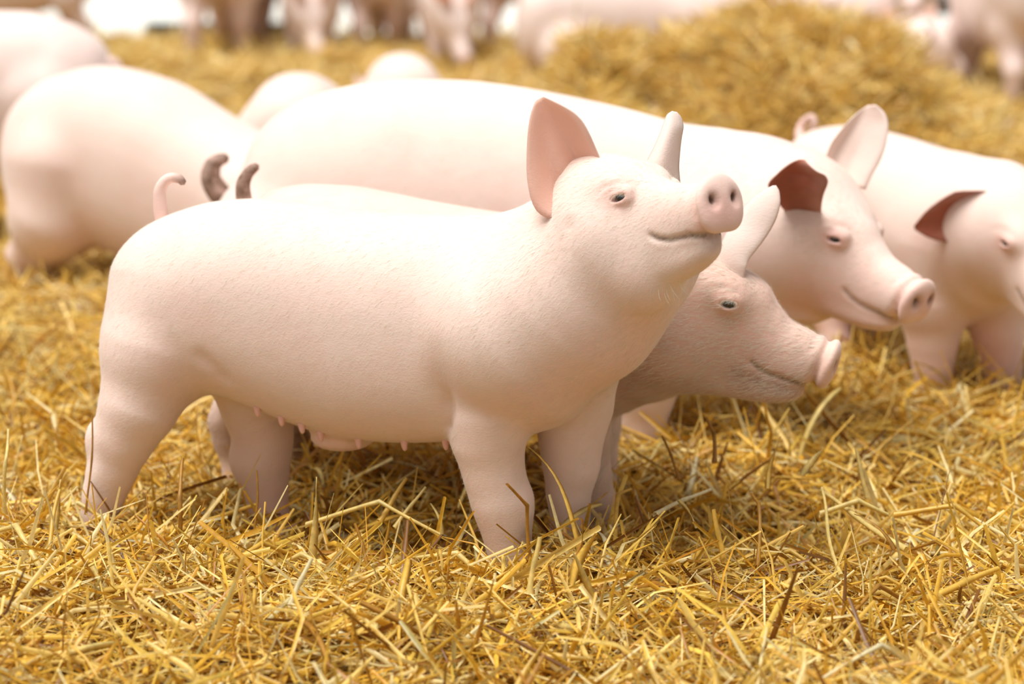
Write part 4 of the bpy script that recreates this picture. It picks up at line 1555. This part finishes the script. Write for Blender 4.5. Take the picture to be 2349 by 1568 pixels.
def stalk(kind, a, b, wid):
    """a stalk from world point a to world point b, bowed towards up"""
    cn, sn, v, f, cl = STALKS[kind]
    a, b = np.asarray(a, float), np.asarray(b, float)
    L = float(np.linalg.norm(b - a))
    key = (kind, round(L / .03), round(wid / .0015))
    if key not in _cache:
        l, w = max(1, key[1]) * .03, max(1, key[2]) * .0015
        vv = np.stack([v[:, 0] * l, v[:, 1] * l + v[:, 3] * w, v[:, 2] * l + v[:, 4] * w], -1)
        o = new_mesh('straw_stalk', vv, f, M_STRAW, attrs={'Col': ('FLOAT_COLOR', cl)})
        _cache[key] = o.data
    else:
        o = bpy.data.objects.new('straw_stalk', _cache[key])
        COL.objects.link(o)
    d = Vector(b - a).normalized()
    o.matrix_world = stalk_matrix(a, b)
    up_ = abs(d.z)
    pose = 'upright' if up_ > .72 else ('slanting' if up_ > .3 else 'lying')
    mx, my = (a[0] + b[0]) / 2, (a[1] + b[1]) / 2
    if -.8 < mx < .22 and -.32 < my < .35:
        where = "among the front pig's feet"
    elif my > .35:
        where = 'between the pigs'
    elif mx > .3 and my > -.3:
        where = 'below the lowered snout'
    elif mx < -.55:
        where = 'in front of the hind feet'
    elif mx > .3:
        where = 'beyond the front feet'
    else:
        where = 'in front of the raised-head pig'
    lab = '%s %s %s, %s %s' % ('long' if L > .17 else 'short', cn, sn.replace('straw ', ''), pose, where)
    tag(o, lab, 'straw', 'single straw stalks on the bedding')
    return o


def stalk_free(kind, a, b, wid, taken):
    """no animal and no other stalk in the way"""
    cn, sn, v, f, cl = STALKS[kind]
    M = stalk_matrix(a, b)
    L = max(1, round(float(np.linalg.norm(b - a)) / .03)) * .03
    vv = np.stack([v[:, 0] * L, v[:, 1] * L + v[:, 3] * wid, v[:, 2] * L + v[:, 4] * wid], -1)
    M = np.array(M)
    vv = vv @ M[:3, :3].T + M[:3, 3]
    lo, hi = vv.min(0) - .004, vv.max(0) + .004
    t = BVHTree.FromPolygons(vv.tolist(), f.tolist())
    for bt, blo, bhi, key in BODIES:
        if (hi > blo).all() and (lo < bhi).all():
            if t.overlap(bt) or in_body(bt, vv.mean(0)):
                return False
    for q, qlo, qhi in taken:
        if (hi > qlo).all() and (lo < qhi).all() and t.overlap(q):
            return False
    taken.append((t, lo, hi))
    return True


def stalks():
    # ones that stand out in front of the pigs
    spec = [(2, 720, 1295, -.22, 728, 1105, -.20, .010), (8, 585, 1235, -.10, 590, 1082, -.08, .0045), (9, 1213, 1280, -.36, 1163, 1120, -.40, .008), (7, 1335, 1275, -.30, 1215, 1035, -.20, .009),
            (4, 870, 1195, -.12, 932, 1098, -.08, .010), (0, 905, 1210, -.14, 976, 1115, -.10, .007), (3, 1015, 1225, -.14, 985, 1140, -.1, .008), (4, 2120, 1375, -.42, 2280, 1308, -.36, .013), (8, 200, 1180, -.06, 212, 965, -.04, .004),
            (6, 1310, 1340, -.48, 1365, 1225, -.46, .012), (0, 1215, 1360, -.50, 1240, 1210, -.48, .010), (12, 660, 1400, -.52, 720, 1265, -.48, .011), (0, 1930, 1320, -.30, 1880, 1125, -.05, .008), (9, 1740, 1300, -.30, 1730, 1130, -.1, .008),
            (4, 1660, 1290, -.3, 1640, 1180, -.28, .010), (2, 1840, 1090, .1, 1890, 1030, .12, .010), (0, 1990, 1140, .0, 1960, 1020, .02, .009), (11, 2050, 1260, -.25, 1950, 1170, -.2, .010), (2, 1600, 1210, -.15, 1560, 1150, -.12, .008),
            (8, 850, 1320, -.35, 815, 1200, -.32, .008), (1, 700, 1205, -.15, 1010, 1225, -.2, .009), (2, 250, 1420, -.45, 215, 1310, -.42, .013), (0, 160, 1420, -.5, 250, 1560, -.72, .012), (4, 100, 1300, -.3, 135, 1140, -.2, .009),
            (12, 130, 1490, -.6, 215, 1440, -.55, .011), (1, 15, 1180, -.1, 18, 985, -.05, .008), (2, 125, 1215, -.15, 140, 1095, -.1, .010), (5, 2050, 1180, -.1, 2300, 1235, -.15, .010), (1, 1880, 1180, -.1, 2050, 1180, -.1, .010),
            (0, 2080, 1260, -.25, 1870, 1120, .0, .010), (12, 1500, 1180, -.15, 1630, 1120, .0, .009), (8, 1560, 1100, .05, 1520, 1000, .1, .006), (9, 1640, 1060, .1, 1625, 970, .15, .009), (6, 1760, 1120, .0, 1790, 990, .1, .008)]
    for kd, ax, ay, aY, bx, by, bY, w in spec:
        stalk(kd, W(ax, ay, aY), W(bx, by, bY), w)
    rng = np.random.default_rng(21)
    x, y = in_view(262, -.85, 1.0, .0, rng)
    taken = []
    for i in range(262):
        kd = int(rng.choice(16, p=np.array([3, 3, 3, 3, 3, 3, 3, 3, 1, 1, 1, 1, 1, 1, 1.5, 1.5]) / 33))
        wid = rng.uniform(.006, .0125)
        x0, y0 = x[i], y[i]
        for turn in range(40):
            L = rng.uniform(.10, .26)
            tilt = rng.uniform(.5, 1.2) if rng.random() < .22 else rng.uniform(-.02, .32)
            az = rng.uniform(0, 6.283)
            z = float(H(np.array([x0]), np.array([y0]))[0])
            a = np.array([x0, y0, z + .012])
            if tilt > .45:
                L *= .75
            d = np.array([math.cos(tilt) * math.cos(az), math.cos(tilt) * math.sin(az), math.sin(tilt)])
            b = a + d * L
            b[2] = max(b[2], float(H(b[:1], b[1:2])[0]) + .022)
            a[2] += .012
            if stalk_free(kd, a, b, wid, taken):
                break
            x0, y0 = x[i] + rng.normal(0, .03 + .004 * turn), y[i] + rng.normal(0, .03 + .004 * turn)
        stalk(kd, a, b, wid)


stalks()
